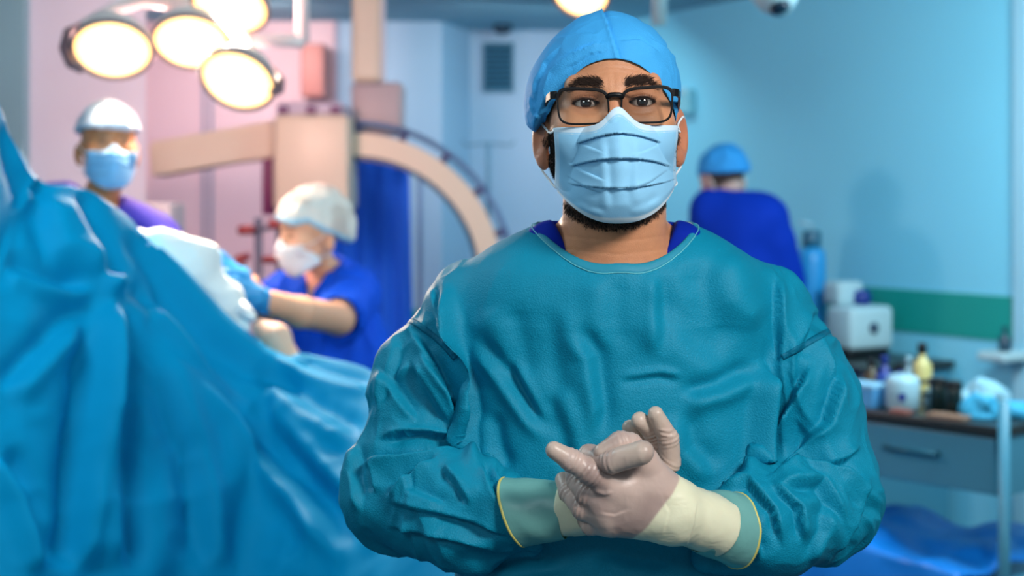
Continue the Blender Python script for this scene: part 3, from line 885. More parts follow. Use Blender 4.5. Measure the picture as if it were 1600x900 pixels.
# face mask
def build_mask(H, parent, blue, white, name='face_mask', NU=121, NV=121, width=0.0705, loops=True, clear=0.0022, shift=0.0, folds=()):
    U = np.linspace(-1, 1, NU); Vv = np.linspace(0, 1, NV)
    u, t = np.meshgrid(U, Vv, indexing='ij'); au = np.abs(u)
    zt = -0.029 + 0.0215 * np.exp(-(u / 0.22) ** 2) + 0.002 * au
    zb = -0.1345 + 0.037 * au ** 2.4
    z = zt + (zb - zt) * t
    x = shift + width * u * (1 - 0.03 * np.sin(PI * t)) * (1 - 0.06 * sstep(0.85, 1.0, t))
    zc = np.array([-0.14, -0.130, -0.115, -0.095, -0.075, -0.055, -0.040, -0.025, -0.005])
    yc = np.interp(z, zc, [0.006, -0.008, -0.022, -0.031, -0.037, -0.041, -0.040, -0.028, -0.013])
    ys = 0.052 + 0.012 * t
    e = 1.25 + 0.75 * t
    y = yc + (ys - yc) * (0.35 * au ** e + 0.65 * au ** (e + 1.2))
    for _ in range(10): y[:, 1:-1] = (y[:, :-2] + 2 * y[:, 1:-1] + y[:, 2:]) / 4
    # pleats: overlapping folds, their edges bow with the face
    for zp, A in ((-0.037 - 0.017 * au ** 1.6, 0.0048), (-0.064 - 0.010 * au ** 2, 0.0052), (-0.096 + 0.011 * au ** 2, 0.0042)):
        s = (zp - z)                      # positive below the pleat's edge
        y = y - A * (np.where(s < 0, np.exp(s / 0.013), 0.0) - 0.45 * np.where(s >= 0, np.exp(-s / 0.008), 0)) * sstep(0.99, 0.88, au)
    p = np.stack([x, y, z], -1).reshape(-1, 3)
    y0 = p[:, 1].copy()
    for _ in range(12):           # lie on the face, never inside it
        d = H.face(p[:, 0], p[:, 1], p[:, 2], False, True) - clear
        p[:, 1] -= np.where(d < 0, -d * 0.9, 0)
    nz = noise3(p * np.array([45, 45, 70]), 17)
    p[:, 1] += 0.0007 * nz
    wv = H.world(p)
    if folds:
        qx_, qy_ = project(wv); dd = np.zeros(len(wv))
        for f_ in folds: dd += stroke(qx_, qy_, *f_)
        edge_ = (sstep(1.0, 0.9, au) * sstep(0.0, 0.08, t) * sstep(1.0, 0.92, t)).ravel()
        wv[:, 1] -= dd * edge_
    k = np.arange(NU * NV).reshape(NU, NV)
    fs = np.stack([k[:-1, :-1], k[1:, :-1], k[1:, 1:], k[:-1, 1:]], -1).reshape(-1, 4)
    me = mesh_np(name, wv, fs)
    uu, tt = u.ravel(), t.ravel(); aw = np.abs(uu)
    edge = np.maximum(np.maximum(sstep(0.075, 0.060, tt) * 0.75, sstep(0.945, 0.958, tt)), sstep(0.925, 0.94, aw) * 0.35)
    stitch = 0.5 * ((np.abs(tt - 0.05) < 0.006) | (np.abs(tt - 0.085) < 0.006) | (np.abs(tt - 0.945) < 0.005) | (np.abs(tt - 0.965) < 0.005)) * (np.sin(uu * 260) > -0.2)
    c = paint(wv, blue, [(edge, white), (stitch * 0.8, (236, 244, 248))])
    set_color(me, c)
    o = link(name, me, M_mask, parent)
    md = o.modifiers.new('thick', 'SOLIDIFY'); md.thickness = 0.0012; md.offset = -1
    if loops:
        for s in (-1, 1):
            iu = NU - 1 if s > 0 else 0
            top = p.reshape(NU, NV, 3)[iu, 2]; bot = p.reshape(NU, NV, 3)[iu, NV - 10]
            a = [top, top + np.array([s * 0.004, 0.006, -0.004]), np.array([s * 0.0775, 0.072, -0.022]), np.array([s * 0.0855, 0.088, -0.012]), np.array([s * 0.088, 0.104, -0.020]), np.array([s * 0.087, 0.110, -0.045]),
                 np.array([s * 0.083, 0.098, -0.068]), np.array([s * 0.074, 0.086, -0.082]), bot + np.array([s * 0.004, 0.006, 0.003]), bot]
            a = np.array(a); dense = []
            for i in range(len(a) - 1):
                for w in np.linspace(0, 1, 8, endpoint=False):
                    p0, p1, p2, p3 = a[max(i - 1, 0)], a[i], a[i + 1], a[min(i + 2, len(a) - 1)]
                    dense.append(0.5 * ((2 * p1) + (-p0 + p2) * w + (2 * p0 - 5 * p1 + 4 * p2 - p3) * w * w + (-p0 + 3 * p1 - 3 * p2 + p3) * w ** 3))
            dense.append(a[-1]); dense = np.array(dense)
            for _ in range(4):
                d = H.face(dense[:, 0], dense[:, 1], dense[:, 2], False, False) - 0.0014
                dense[:, 0] += np.where(d < 0, -d * s, 0)
            MB().tube(H.world(dense), 0.0013, 8).build('ear_loop', M_elastic, o, smooth=True)
    return o
build_mask(HD, surgeon, (146, 208, 244), (222, 236, 246), NV=161, NU=161, shift=0.003, folds=[
    ([(886, 252), (912, 268), (948, 284)], 7, 0.0028, 's'), ([(884, 272), (915, 292), (945, 302)], 6, -0.0024, 's'), ([(1046, 262), (1015, 284), (985, 296)], 7, 0.0026, 's'),
    ([(900, 222), (925, 232), (946, 240)], 6, 0.0018, 's'), ([(1030, 226), (1005, 238), (985, 242)], 6, -0.0018, 's'), ([(945, 205), (948, 260), (952, 335)], 9, 0.0022, 'd'), ([(986, 205), (990, 260), (986, 330)], 10, -0.0020, 'd'),
    ([(890, 312), (920, 326), (950, 330)], 8, 0.0018, 'd'), ([(1035, 306), (1010, 322), (980, 328)], 8, -0.0018, 'd'), ([(905, 205), (935, 198), (950, 190)], 5, 0.0014, 's'), ([(1025, 203), (995, 196), (976, 188)], 5, -0.0014, 's')])['label'] = 'pleated pale blue face mask'

# eyeglasses
def rim_pts(s, grow=0.0, n_=72):
    """rounded spectacle rim outline in head coordinates"""
    out = []
    for i in range(n_):
        a = 2 * PI * i / n_
        ca, sa = math.cos(a), math.sin(a)
        e = 0.50
        x = math.copysign(abs(ca) ** e, ca); z = math.copysign(abs(sa) ** e, sa)
        wx = 0.0275 + grow; hz = 0.0178 + grow
        xx = x * wx * (1 - 0.045 * (1 - z) * 0.5 * 1.0)
        xx = xx + 0.0012 * (z + 1)                        # flares outward at the top
        zz = z * hz + 0.0014 * x * (z > 0)
        cx = s * (0.0338 + xx)
        yy = -0.0165 + 0.10 * max(0, abs(cx) - 0.02) ** 1.35 - 0.10 * (zz)
        out.append((cx, yy, zz - 0.0058))
    return np.array(out)
gl = None
for s in (-1, 1):
    rp = rim_pts(s); ro = rim_pts(s, 0.0022)
    bm = bmesh.new(); k = len(rp); rings = []
    W4 = []
    for i in range(k):
        a, b = rp[i], ro[i].copy()
        ext = 0.0014 if b[2] > 0 else 0.0
        b[2] += ext
        q = [a + (0, -0.0016, 0), b + (0, -0.0016, 0), b + (0, 0.0018, 0), a + (0, 0.0018, 0)]
        W4.append([bm.verts.new(HD.world(x)[0]) for x in q])
    for i in range(k):
        A, B = W4[i], W4[(i + 1) % k]
        for j in range(4): bm.faces.new((A[j], B[j], B[(j + 1) % 4], A[(j + 1) % 4]))
    bmesh.ops.recalc_face_normals(bm, faces=bm.faces)
    me = bpy.data.meshes.new('glasses_rim'); bm.to_mesh(me); bm.free()
    fr = link('glasses_rim', me, M_frame, surgeon, smooth=False)
    md = fr.modifiers.new('bev', 'BEVEL'); md.width = 0.0006; md.segments = 2
    # lens
    c = rp.mean(0) + np.array((0, 0.0, 0)); c[1] -= 0.0012
    vs = [c] + list(rp * 1.0); fs = [(0, 1 + i, 1 + (i + 1) % k) for i in range(k)]
    lo_ = link('lens', mesh_np('lens', HD.world(np.array(vs)), fs), M_lens, fr)
    # temple and end piece
    hx = s * 0.0650
    tp = [np.array((hx, -0.0105, 0.0085)), np.array((s * 0.0700, -0.0055, 0.0085)), np.array((s * 0.0738, 0.010, 0.0070)), np.array((s * 0.0768, 0.045, 0.002)), np.array((s * 0.0785, 0.088, -0.004)), np.array((s * 0.0785, 0.110, -0.022))]
    for q in tp[3:]:
        for _ in range(6):
            d = HD.face(np.array([q[0]]), np.array([q[1]]), np.array([q[2]]), False, False)[0] - 0.0022
            if d < 0: q[0] += s * (-d)
    bm = bmesh.new(); prev = None
    tp = HD.world(np.array(tp)); th = [0.0042, 0.0040, 0.0036, 0.0030, 0.0028, 0.0028]
    for p, h_ in zip(tp, th):
        q = [bm.verts.new(p + np.array(o_)) for o_ in ((-0.0014, 0, -h_), (0.0014, 0, -h_), (0.0014, 0, h_), (-0.0014, 0, h_))]
        if prev:
            for j in range(4): bm.faces.new((prev[j], q[j], q[(j + 1) % 4], prev[(j + 1) % 4]))
        else: bm.faces.new(q)
        prev = q
    bm.faces.new(prev); bmesh.ops.recalc_face_normals(bm, faces=bm.faces)
    me = bpy.data.meshes.new('glasses_temple'); bm.to_mesh(me); bm.free()
    link('glasses_temple', me, M_frame, surgeon, smooth=False)
br = [(-0.0085, -0.0160, 0.004), (-0.005, -0.0185, 0.0062), (0.0, -0.0195, 0.0066), (0.005, -0.0185, 0.0062), (0.0085, -0.0160, 0.004)]
MB().tube(HD.world(np.array(br)), [0.0038, 0.0032, 0.0030, 0.0032, 0.0038], 10).build('glasses_bridge', M_frame, surgeon, smooth=True)

# ------------------------------------------------------------------ gloved hands
def hand_sdf_from(palm, fingers, k_palm=0.012, k_f=0.006, cut=None):
    def fn(x, y, z):
        p = None
        for a, b, ra, rb in palm:
            c = cap(x, y, z, a, b, ra, rb); p = c if p is None else smin(p, c, k_palm)
        d = p
        for pts, rs in fingers:
            c = chain(x, y, z, pts, rs, 0.003)
            d = np.minimum(d, smin(p, c, k_f))
        if cut is not None:
            a, t = cut; d = smax(d, -((x - a[0]) * t[0] + (y - a[1]) * t[1] + (z - a[2]) * t[2]), 0.003)
        return d
    return fn
def Q(l): return [P(*q) for q in l]
# the surgeon's left hand, from the image's right, back of the hand to the camera
LW0, LW1 = P(1140, 828, 1.565), P(1052, 798, 1.522)
L_palm = [
    (LW0, LW1, 0.0345, 0.0310),
    (LW1, P(955, 762, 1.500), 0.0270, 0.0195),
    (LW1, P(945, 790, 1.502), 0.0280, 0.0185),
    (P(1045, 812, 1.525), P(948, 812, 1.510), 0.0250, 0.0165),
    (P(1050, 780, 1.522), P(1003, 722, 1.500), 0.0230, 0.0165),
    (P(1010, 760, 1.505), P(965, 758, 1.500), 0.0200, 0.0190),
]
L_fing = [
    (Q([(958, 758, 1.497), (925, 738, 1.486), (893, 719, 1.480), (866, 703, 1.478)]), [0.0165, 0.0142, 0.0115, 0.0085]),
    (Q([(948, 785, 1.500), (918, 772, 1.505), (900, 750, 1.525), (897, 738, 1.545)]), [0.0150, 0.0125, 0.0105, 0.0085]),
    (Q([(945, 802, 1.505), (912, 795, 1.512), (888, 770, 1.530), (880, 750, 1.545)]), [0.0145, 0.0120, 0.0100, 0.0088]),
    (Q([(952, 818, 1.512), (924, 820, 1.522), (908, 806, 1.540), (895, 790, 1.556)]), [0.0130, 0.0108, 0.0092, 0.0080]),
    (Q([(1005, 722, 1.500), (984, 696, 1.492), (970, 692, 1.487), (940, 706, 1.484)]), [0.0165, 0.0130, 0.0125, 0.0090]),
]
Lh = hand_sdf_from(L_palm, L_fing, cut=(P(1124, 822, 1.557), (LW1 - LW0) / np.linalg.norm(LW1 - LW0)))
# the surgeon's right hand, from the image's left, behind the other
RW0_, RW1_ = P(835, 800, 1.575), P(905, 790, 1.560)
R_palm = [
    (RW0_, RW1_, 0.0325, 0.0290),
    (RW1_, P(1000, 742, 1.560), 0.0270, 0.0190),
    (RW1_, P(1010, 765, 1.562), 0.0270, 0.0190),
    (P(895, 780, 1.556), P(918, 735, 1.530), 0.0200, 0.0150),
]
R_fing = [
    (Q([(1005, 735, 1.560), (1046, 722, 1.552), (1044, 684, 1.542), (1024, 648, 1.532)]), [0.0150, 0.0122, 0.0112, 0.0088]),
    (Q([(1000, 725, 1.565), (1030, 700, 1.566), (1018, 672, 1.552), (1000, 657, 1.540)]), [0.0140, 0.0115, 0.0108, 0.0098]),
    (Q([(985, 720, 1.575), (1012, 698, 1.584), (1000, 680, 1.574), (984, 668, 1.562)]), [0.0135, 0.0108, 0.0098, 0.0085]),
    (Q([(975, 735, 1.585), (1000, 712, 1.597), (990, 698, 1.590), (976, 690, 1.580)]), [0.0120, 0.0098, 0.0088, 0.0078]),
    (Q([(915, 735, 1.530), (922, 716, 1.505), (955, 722, 1.476), (1003, 707, 1.462)]), [0.0150, 0.0140, 0.0122, 0.0125]),
]
Rh = hand_sdf_from(R_palm, R_fing, cut=(P(868, 795, 1.566), np.array([0.95, -0.18, -0.18]) / 0.983))
def glove(name, fn, lo, hi, cuff_plane, wrinkles, tint, fingers):
    v, f, n = surface(fn, lo, hi, 0.0014)
    pts, rs = None, None
    qx, qy = project(v)
    disp = np.zeros(len(v)); face = sstep(0.3, -0.2, n[:, 1])
    for s_ in wrinkles:
        disp += stroke(qx, qy, *s_) * face
    big = noise3(v * 55, 41)
    disp += 0.0008 * big + 0.00015 * (1 - 2 * np.abs(noise3(v * 120 + big[:, None], 42)))
    # rings of slack latex at the finger joints
    for pts, rr_ in fingers:
        for j in (1, 2):
            d = np.linalg.norm(v - np.array(pts[j]), axis=1)
            ax_ = np.array(pts[j + 1]) - np.array(pts[j - 1]); ax_ /= np.linalg.norm(ax_)
            s_ = (v - np.array(pts[j])) @ ax_
            disp += 0.0005 * np.cos(s_ / 0.0026 * PI) * np.exp(-(s_ / 0.007) ** 2) * (d < rr_[j] * 1.9)
    v = v + n * disp[:, None]
    a, nn_ = cuff_plane
    c = sstep(-0.0015, 0.0015, (v - a) @ nn_ + 0.004 * noise3(v * 40, 8))
    tipm = np.zeros(len(v))
    for pts, rr_ in fingers:
        d = np.linalg.norm(v - np.array(pts[-1]), axis=1); tipm = np.maximum(tipm, sstep(0.020, 0.008, d))
    cols = paint(v, tint, [(0.55 * sstep(0.1, 0.7, noise3(v * 34, 77)), (146, 120, 116)), (0.35 * sstep(0.2, 0.8, noise3(v * 60, 78)), (204, 172, 158)), (0.4 * tipm, (206, 186, 168)), (c, (233, 228, 196))])
    me = mesh_np(name, v, f); set_color(me, cols)
    return link(name, me, M_glove, surgeon)
LA, LB = P(1065, 752, 1.49), P(988, 848, 1.50); ln_ = np.cross(LB - LA, np.array([0, 1.0, 0])); ln_ /= np.linalg.norm(ln_)
if ln_[0] < 0: ln_ = -ln_
g1 = glove('glove', Lh, (0.02, 1.43, 1.10), (0.28, 1.62, 1.32), (LA, ln_), [
    ([(895, 758), (905, 740), (921, 722)], 2.5, 0.0016, 'r'), ([(902, 762), (912, 743), (927, 726)], 2.5, 0.0016, 'r'), ([(925, 765), (945, 772), (958, 768)], 3, -0.0018, 'v'),
    ([(935, 800), (960, 805), (985, 795)], 6, 0.0012, 's'), ([(1030, 770), (1045, 800), (1035, 840)], 7, 0.001, 's'), ([(1090, 780), (1085, 820), (1070, 860)], 5, 0.001, 's')], (204, 176, 164), L_fing)
g1['label'] = 'cream latex glove on the hand held in front'
RA = P(925, 800, 1.55)
g2 = glove('glove', Rh, (0.0, 1.43, 1.10), (0.24, 1.66, 1.34), (RA, np.array([-0.92, 0, -0.38])), [
    ([(1028, 678), (1045, 682), (1056, 680)], 2, 0.0013, 'r'), ([(1028, 671), (1045, 674), (1054, 670)], 2, 0.0013, 'r')], (202, 178, 164), R_fing)
g2['label'] = 'cream latex glove on the hand behind'
# green under-gloves whose rolled yellow rims show at the sleeve ends
for key, a, b, ra, rb in (('a', P(802, 800, 1.580), P(882, 797, 1.564), 0.0350, 0.0285), ('b', P(1150, 829, 1.575), P(1100, 815, 1.546), 0.0368, 0.0300)):
    a, b = np.array(a), np.array(b)
    ax_ = (b - a); Ln = np.linalg.norm(ax_); ax_ = ax_ / Ln
    tilt = np.array([0.25 if key == 'a' else -0.15, 0, 0.0])
    u = np.cross(ax_, [0, 0, 1.0]); u /= np.linalg.norm(u); w = np.cross(u, ax_)
    vs, fs, NR, NS = [], [], 40, 14
    for i in range(NS):
        t = i / (NS - 1)
        for j in range(NR):
            th = 2 * PI * j / NR
            skew = -0.010 * math.sin(th) * (1 - t) * (1 if key == 'a' else -1)
            r_ = (ra + (rb - ra) * t) * (1 + 0.03 * math.sin(th * 3 + i * 0.5) * math.sin(PI * t))
            vs.append(a + ax_ * (t * Ln + skew) + (u * math.cos(th) + w * math.sin(th) * 1.08) * r_)
    for i in range(NS - 1):
        for j in range(NR):
            fs.append((i * NR + j, i * NR + (j + 1) % NR, (i + 1) * NR + (j + 1) % NR, (i + 1) * NR + j))
    vs = np.array(vs)
    vs += (0.0011 * noise3(vs * 60, 51))[:, None] * (vs - (a + b) / 2) / 0.035
    o = link('under_glove', mesh_np('under_glove', vs, fs), M_under, surgeon)
    md = o.modifiers.new('thick', 'SOLIDIFY'); md.thickness = 0.0012; md.offset = -1
    md = o.modifiers.new('sub', 'SUBSURF'); md.levels = 1; md.render_levels = 1
    MB().tube(list(vs[:NR]) + [vs[0]], 0.0018, 8, caps=False).build('glove_rim', M_rim, o, smooth=True)

# ------------------------------------------------------------------ the draped patient table on the left
M_drape = mat('drape_fabric', (0, 142, 192), 0.62, spec=0.06, var=0.04, var_scale=10, bump=0.15, bump_scale=300)
def catmull(pts, n_):
    pts = np.array(pts, float)
    seg = np.linalg.norm(np.diff(pts[:, :2], axis=0), axis=1); cum = np.concatenate([[0], np.cumsum(seg)]); cum /= cum[-1]
    out = []
    for t in np.linspace(0, 1, n_):
        i = min(np.searchsorted(cum, t, side='right') - 1, len(pts) - 2); w = (t - cum[i]) / (cum[i + 1] - cum[i])
        p0, p1, p2, p3 = pts[max(i - 1, 0)], pts[i], pts[i + 1], pts[min(i + 2, len(pts) - 1)]
        out.append(0.5 * ((2 * p1) + (-p0 + p2) * w + (2 * p0 - 5 * p1 + 4 * p2 - p3) * w * w + (-p0 + 3 * p1 - 3 * p2 + p3) * w ** 3))
    return np.array(out)
RIDGE = [(-260, 40, 3.05), (-120, 60, 3.05), (-40, 100, 3.05), (-2, 165, 3.05), (26, 235, 3.08), (54, 286, 3.12), (110, 292, 3.18), (160, 312, 3.24), (206, 345, 3.30), (250, 392, 3.34), (300, 436, 3.38), (352, 488, 3.40), (400, 530, 3.42),
         (440, 556, 3.42), (500, 560, 3.36), (560, 572, 3.28), (600, 592, 3.20), (660, 622, 3.08), (740, 660, 2.95), (820, 720, 2.85)]
NS, NT, NB = 300, 220, 40
rid = catmull(RIDGE, NS)
rp3 = np.array([P(*q) for q in rid])
s_ = np.linspace(0, 1, NS)
grid = np.zeros((NS, NB + NT, 3))
for i in range(NS):
    top = rp3[i]
    # behind the ridge: over the table and down on the far side
    for j in range(NB):
        w = 1 - j / NB
        grid[i, j] = top + np.array([(rid[i, 0] - CX) / FPX * 0.36 * w, 0.34 * w, -0.10 * w - 0.5 * max(0, w - 0.6) ** 1.2])
    # in front: a slack slope that steepens to a hanging skirt
    foot = np.array([top[0] * 0.96 - 0.02, top[1] - 0.75, 0.0])
    for j in range(NT):
        t = j / (NT - 1)
        fwd = 0.75 * (1 - (1 - t) ** 2.0) * 1.0
        dz = top[2] * (t ** 1.12)
        grid[i, NB + j] = np.array([top[0] + (foot[0] - top[0]) * t, top[1] - fwd, top[2] - dz + 0.002])
# normals by differences
def grid_normals(g):
    du = np.gradient(g, axis=0); dv = np.gradient(g, axis=1)
    n_ = np.cross(du, dv); n_ /= np.linalg.norm(n_, axis=2, keepdims=True) + 1e-9
    n_[n_[..., 1] > 0.3] *= -1
    return n_
gn = grid_normals(grid)
S_, T_ = np.meshgrid(s_, np.concatenate([np.linspace(-0.3, 0, NB, endpoint=False), np.linspace(0, 1, NT)]), indexing='ij')
flat = grid.reshape(-1, 3); nf = gn.reshape(-1, 3)
amp = sstep(0.02, 0.45, T_).ravel()
fold = 0.008 * np.sin(S_.ravel() * 46 + 2.2 * noise3(flat * np.array([2.2, 2.2, 1.2]), 61) * 2) + 0.004 * np.sin(S_.ravel() * 97 + 3 * noise3(flat * np.array([3, 3, 1.5]), 62))
crum = 0.007 * noise3(flat * 4.5, 63) + 0.007 * (1 - 2 * np.abs(noise3(flat * 6, 64))) + 0.0035 * (1 - 2 * np.abs(noise3(flat * 16, 65)))
DF = [
    ([(168, 455), (150, 560), (135, 700), (120, 900)], 26, -0.06, 'd', 0.12),
    ([(172, 455), (178, 560), (185, 720), (190, 900)], 22, 0.045, 'd', 0.12),
    ([(185, 440), (255, 500), (330, 590), (430, 720), (560, 880)], 26, 0.045, 'd', 0.12),
    ([(215, 430), (240, 500), (290, 560), (380, 640), (470, 760)], 16, -0.030, 'd', 0.12),
    ([(200, 350), (262, 430), (330, 510), (400, 570), (480, 600)], 18, -0.030, 'd', 0.12),
    ([(110, 300), (150, 380), (168, 450)], 20, 0.030, 'd', 0.2),
    ([(60, 300), (90, 390), (150, 445)], 24, -0.030, 'd', 0.2),
    ([(0, 420), (70, 440), (150, 455)], 18, 0.025, 'd', 0.2),
    ([(0, 620), (60, 560), (150, 470)], 24, 0.035, 'd', 0.2),
    ([(150, 455), (170, 448), (190, 440)], 18, -0.05, 'v', 0.4),
    ([(0, 700), (40, 780), (70, 900)], 22, 0.040, 'd', 0.15),
    ([(240, 560), (300, 700), (330, 900)], 24, -0.030, 'd', 0.15),
    ([(420, 590), (480, 640), (570, 690)], 22, 0.030, 'd', 0.2),
    ([(400, 640), (480, 720), (560, 800)], 22, -0.03, 'd', 0.2),
    ([(440, 560), (500, 585), (590, 610)], 14, 0.020, 'd', 0.2),
    ([(10, 180), (30, 260), (60, 330)], 16, 0.020, 'd', 0.2),
]
qx, qy = project(flat)
st = np.zeros(len(flat))
fm = (T_.ravel() >= 0)
for f_ in DF: st[fm] += 0.90 * stroke(qx[fm], qy[fm], *f_)
disp = fold * amp * 0.9 + crum * sstep(-0.02, 0.15, T_.ravel()) + st
disp *= sstep(1.0, 0.93, T_.ravel()) * 0.9 + 0.1
gp = flat + nf * disp[:, None]
gp[:, 2] = np.maximum(gp[:, 2], 0.002)
k = np.arange(NS * (NB + NT)).reshape(NS, NB + NT)
fs = np.stack([k[:-1, :-1], k[:-1, 1:], k[1:, 1:], k[1:, :-1]], -1).reshape(-1, 4)
me = mesh_np('surgical_drape', gp, fs)
drape = link('surgical_drape', me, M_drape)
md = drape.modifiers.new('thick', 'SOLIDIFY'); md.thickness = 0.002
tag(drape, 'big teal-blue surgical drape tented over the patient and hanging to the floor', 'drape')

# white cloth over the operating field, brightly lit
M_white = mat('white_cloth', (236, 244, 244), 0.75, var=0.02, bump=0.2, bump_scale=200)
def mound(x, y, z):
    d = chain(x, y, z, [P(205, 372, 3.52), P(262, 402, 3.50), P(300, 420, 3.50), P(345, 478, 3.50), P(368, 512, 3.48)], [0.030, 0.050, 0.060, 0.052, 0.022], 0.05)
    return d
v, f, n = surface(mound, (-1.10, 3.36, 1.10), (-0.58, 3.66, 1.56), 0.008)
v = v + n * (0.012 * noise3(v * 14, 71) + 0.006 * (1 - 2 * np.abs(noise3(v * 24, 72))))[:, None]
tag(link('field_cloth', mesh_np('field_cloth', v, f), M_white), 'bright white cloth lying along the ridge of the teal drape under the lamps', 'cloth')
# the patient's knee uncovered beside the nurse
def knee(x, y, z):
    return chain(x, y, z, [P(408, 512, 3.66), P(432, 528, 3.64), P(446, 566, 3.62), P(440, 640, 3.60)], [0.022, 0.032, 0.034, 0.030], 0.03)
v, f, n = surface(knee, (-0.75, 3.50, 0.85), (-0.50, 3.76, 1.30), 0.006)
me = mesh_np('body', v, f); set_color(me, paint(v, (226, 186, 160), []))
pt = empty('person', P(432, 620, 3.62))
tag(pt, 'patient hidden under the teal drape, a little pale skin showing beside the nurse', 'person')
link('body', me, mat('skin_plain', (205, 150, 118), 0.5, attr='Col', sss=0.08, var=0.04, var_scale=60), pt)
# steel instrument held at the field
tr = MB(); tr.lathe([(0.004, -0.06), (0.017, -0.045), (0.020, 0.0), (0.014, 0.045), (0.003, 0.06)], P(380, 484, 3.46), axis=P(396, 497, 3.42) - P(366, 470, 3.50), n=16)
tag(tr.build('kidney_dish', mat('polished_steel', (235, 240, 242), 0.45, metal=0.3), smooth=True), 'small shiny steel dish below the blue gloved hands', 'dish')

# ------------------------------------------------------------------ people in the background
M_skin2 = MATS['skin_plain']
def far_body(parent, H, torso_fn, arms, legs, skin, h=0.006, lo=None, hi=None, hairline=True, hands=()):
    def fn(x, y, z):
        d = H.sdf(x, y, z, False, True)
        d = smin(d, torso_fn(x, y, z) + 0.012, 0.02)
        for pts, rs in arms: d = smin(d, chain(x, y, z, pts, rs, 0.015), 0.02)
        for pts, rs in legs: d = smin(d, chain(x, y, z, pts, rs, 0.02), 0.03)
        return d
    v, f, n = surface(fn, lo, hi, h)
    me = mesh_np('body', v, f)
    lx, ly, lz = H.loc(v[:, 0], v[:, 1], v[:, 2]); al = np.abs(lx)
    eye = sstep(0.011, 0.006, np.sqrt((al - 0.0315) ** 2 + (lz * 1.5) ** 2)) * (ly < 0.03)
    brow = np.exp(-((lz - 0.021) / 0.0042) ** 4) * sstep(0.008, 0.013, al) * sstep(0.056, 0.046, al) * (ly < 0.045)
    hair = sstep(0.080, 0.095, ly) * sstep(-0.062, -0.050, lz) * (np.abs(lx) < 0.0785) * (lz > -0.075)
    set_color(me, paint(v, skin, [(0.75 * eye, (50, 34, 28)), (0.7 * brow, (60, 42, 30)), (hair * (1.0 if hairline else 0), (44, 36, 32))]))
    return link('body', me, M_skin2, parent)

def far_cap(parent, H, m, edge, inflate=0.012, bouffant=None, name='surgical_cap', h=0.006):
    def fn(x, y, z):
        lx, ly, lz = H.loc(x, y, z)
        d = ell(lx, ly, lz, (0, 0.098, 0.016), (0.078 + inflate, 0.103 + inflate, 0.092 + inflate))
        if bouffant: d = smin(d, ell(lx, ly, lz, *bouffant), 0.03)
        return smax(d, edge(lx, ly) - lz, 0.004)
    c = H.world((0, 0.1, 0.02))[0]
    v, f, n = surface(fn, c - 0.19, c + 0.19, h)
    b_ = noise3(v * 24, 81)
    v = v + n * (0.005 * b_ + 0.003 * (1 - 2 * np.abs(noise3(v * 40 + b_[:, None], 82))))[:, None]
    return link(name, mesh_np(name, v, f), m, parent), v

# ---- nurse leaning over the patient
nurse = empty('person', (-0.53, 4.36, 0))
tag(nurse, 'nurse in royal blue scrubs, white hair net and mask, leaning over the patient', 'person')
NH = Head(P(447, 366, 4.14), rot_head(0.95, 0.24, 0.10), 0.97, 0.92)
nx, ny = -0.545, 4.34
def n_torso(x, y, z):
    # leaning spine from hips to neck
    d = chain(x, y, z, [P(528, 850, 4.42), P(525, 700, 4.40), P(522, 560, 4.38), P(512, 470, 4.33)], [0.150, 0.135, 0.145, 0.130], 0.05)
    sh = cap(x, y, z, P(452, 462, 4.50), P(546, 458, 4.20), 0.062, 0.066)
    d = smin(d, sh, 0.05)
    d = smin(d, cap(x, y, z, P(513, 430, 4.31), P(492, 385, 4.25), 0.052, 0.048), 0.03)
    return d
nA = ([P(548, 462, 4.20), P(528, 498, 4.06), P(470, 488, 3.88), P(415, 470, 3.76)], [0.050, 0.046, 0.042, 0.030])
nB = ([P(450, 465, 4.50), P(415, 480, 4.30), P(385, 450, 3.98), P(362, 432, 3.84)], [0.048, 0.042, 0.038, 0.030])
legs = [([P(490, 850, 4.40), P(490, 1010, 4.36), P(490, 1085, 4.38)], [0.085, 0.055, 0.04]), ([P(566, 850, 4.44), P(566, 1010, 4.44), P(566, 1085, 4.46)], [0.085, 0.055, 0.04])]
far_body(nurse, NH, n_torso, [nA, nB], legs, (232, 176, 142), lo=(-1.05, 3.66, 0.0), hi=(-0.25, 4.68, 1.66), h=0.008, hairline=False)
M_scr2 = mat('royal_blue_cotton', (0, 82, 220), 0.75, spec=0.25, var=0.06, var_scale=30, bump=0.2, bump_scale=300)
def n_scrub(x, y, z):
    d = chain(x, y, z, [P(528, 850, 4.42), P(525, 700, 4.40), P(522, 560, 4.38), P(512, 470, 4.33)], [0.175, 0.160, 0.160, 0.140], 0.05)
    d = smin(d, cap(x, y, z, P(452, 464, 4.50), P(548, 462, 4.20), 0.075, 0.082), 0.05)
    d = smin(d, cap(x, y, z, nA[0][0], P(534, 492, 4.10), 0.080, 0.078), 0.03)
    d = smin(d, cap(x, y, z, nB[0][0], P(428, 474, 4.38), 0.074, 0.070), 0.03)
    # neck hole and V
    d = smax(d, -cap(x, y, z, P(508, 432, 4.30), P(480, 350, 4.22), 0.060, 0.075), 0.01)
    vq = P(490, 440, 4.22)
    d = smax(d, -chain(x, y, z, [P(500, 425, 4.24), P(484, 470, 4.20)], [0.045, 0.008], 0), 0.01)
    d = smax(d, -cap(x, y, z, P(534, 492, 4.10) + (P(528, 498, 4.06) - P(548, 462, 4.20)) * 0.10, nA[0][1] + (nA[0][1] - nA[0][0]) * 0.8, 0.060, 0.12), 0.01)
    return np.maximum(d, 0.72 - z)
v, f, n = surface(n_scrub, (-1.0, 3.92, 0.68), (-0.22, 4.72, 1.46), 0.008)
b_ = noise3(v * np.array([9, 9, 6]), 91)
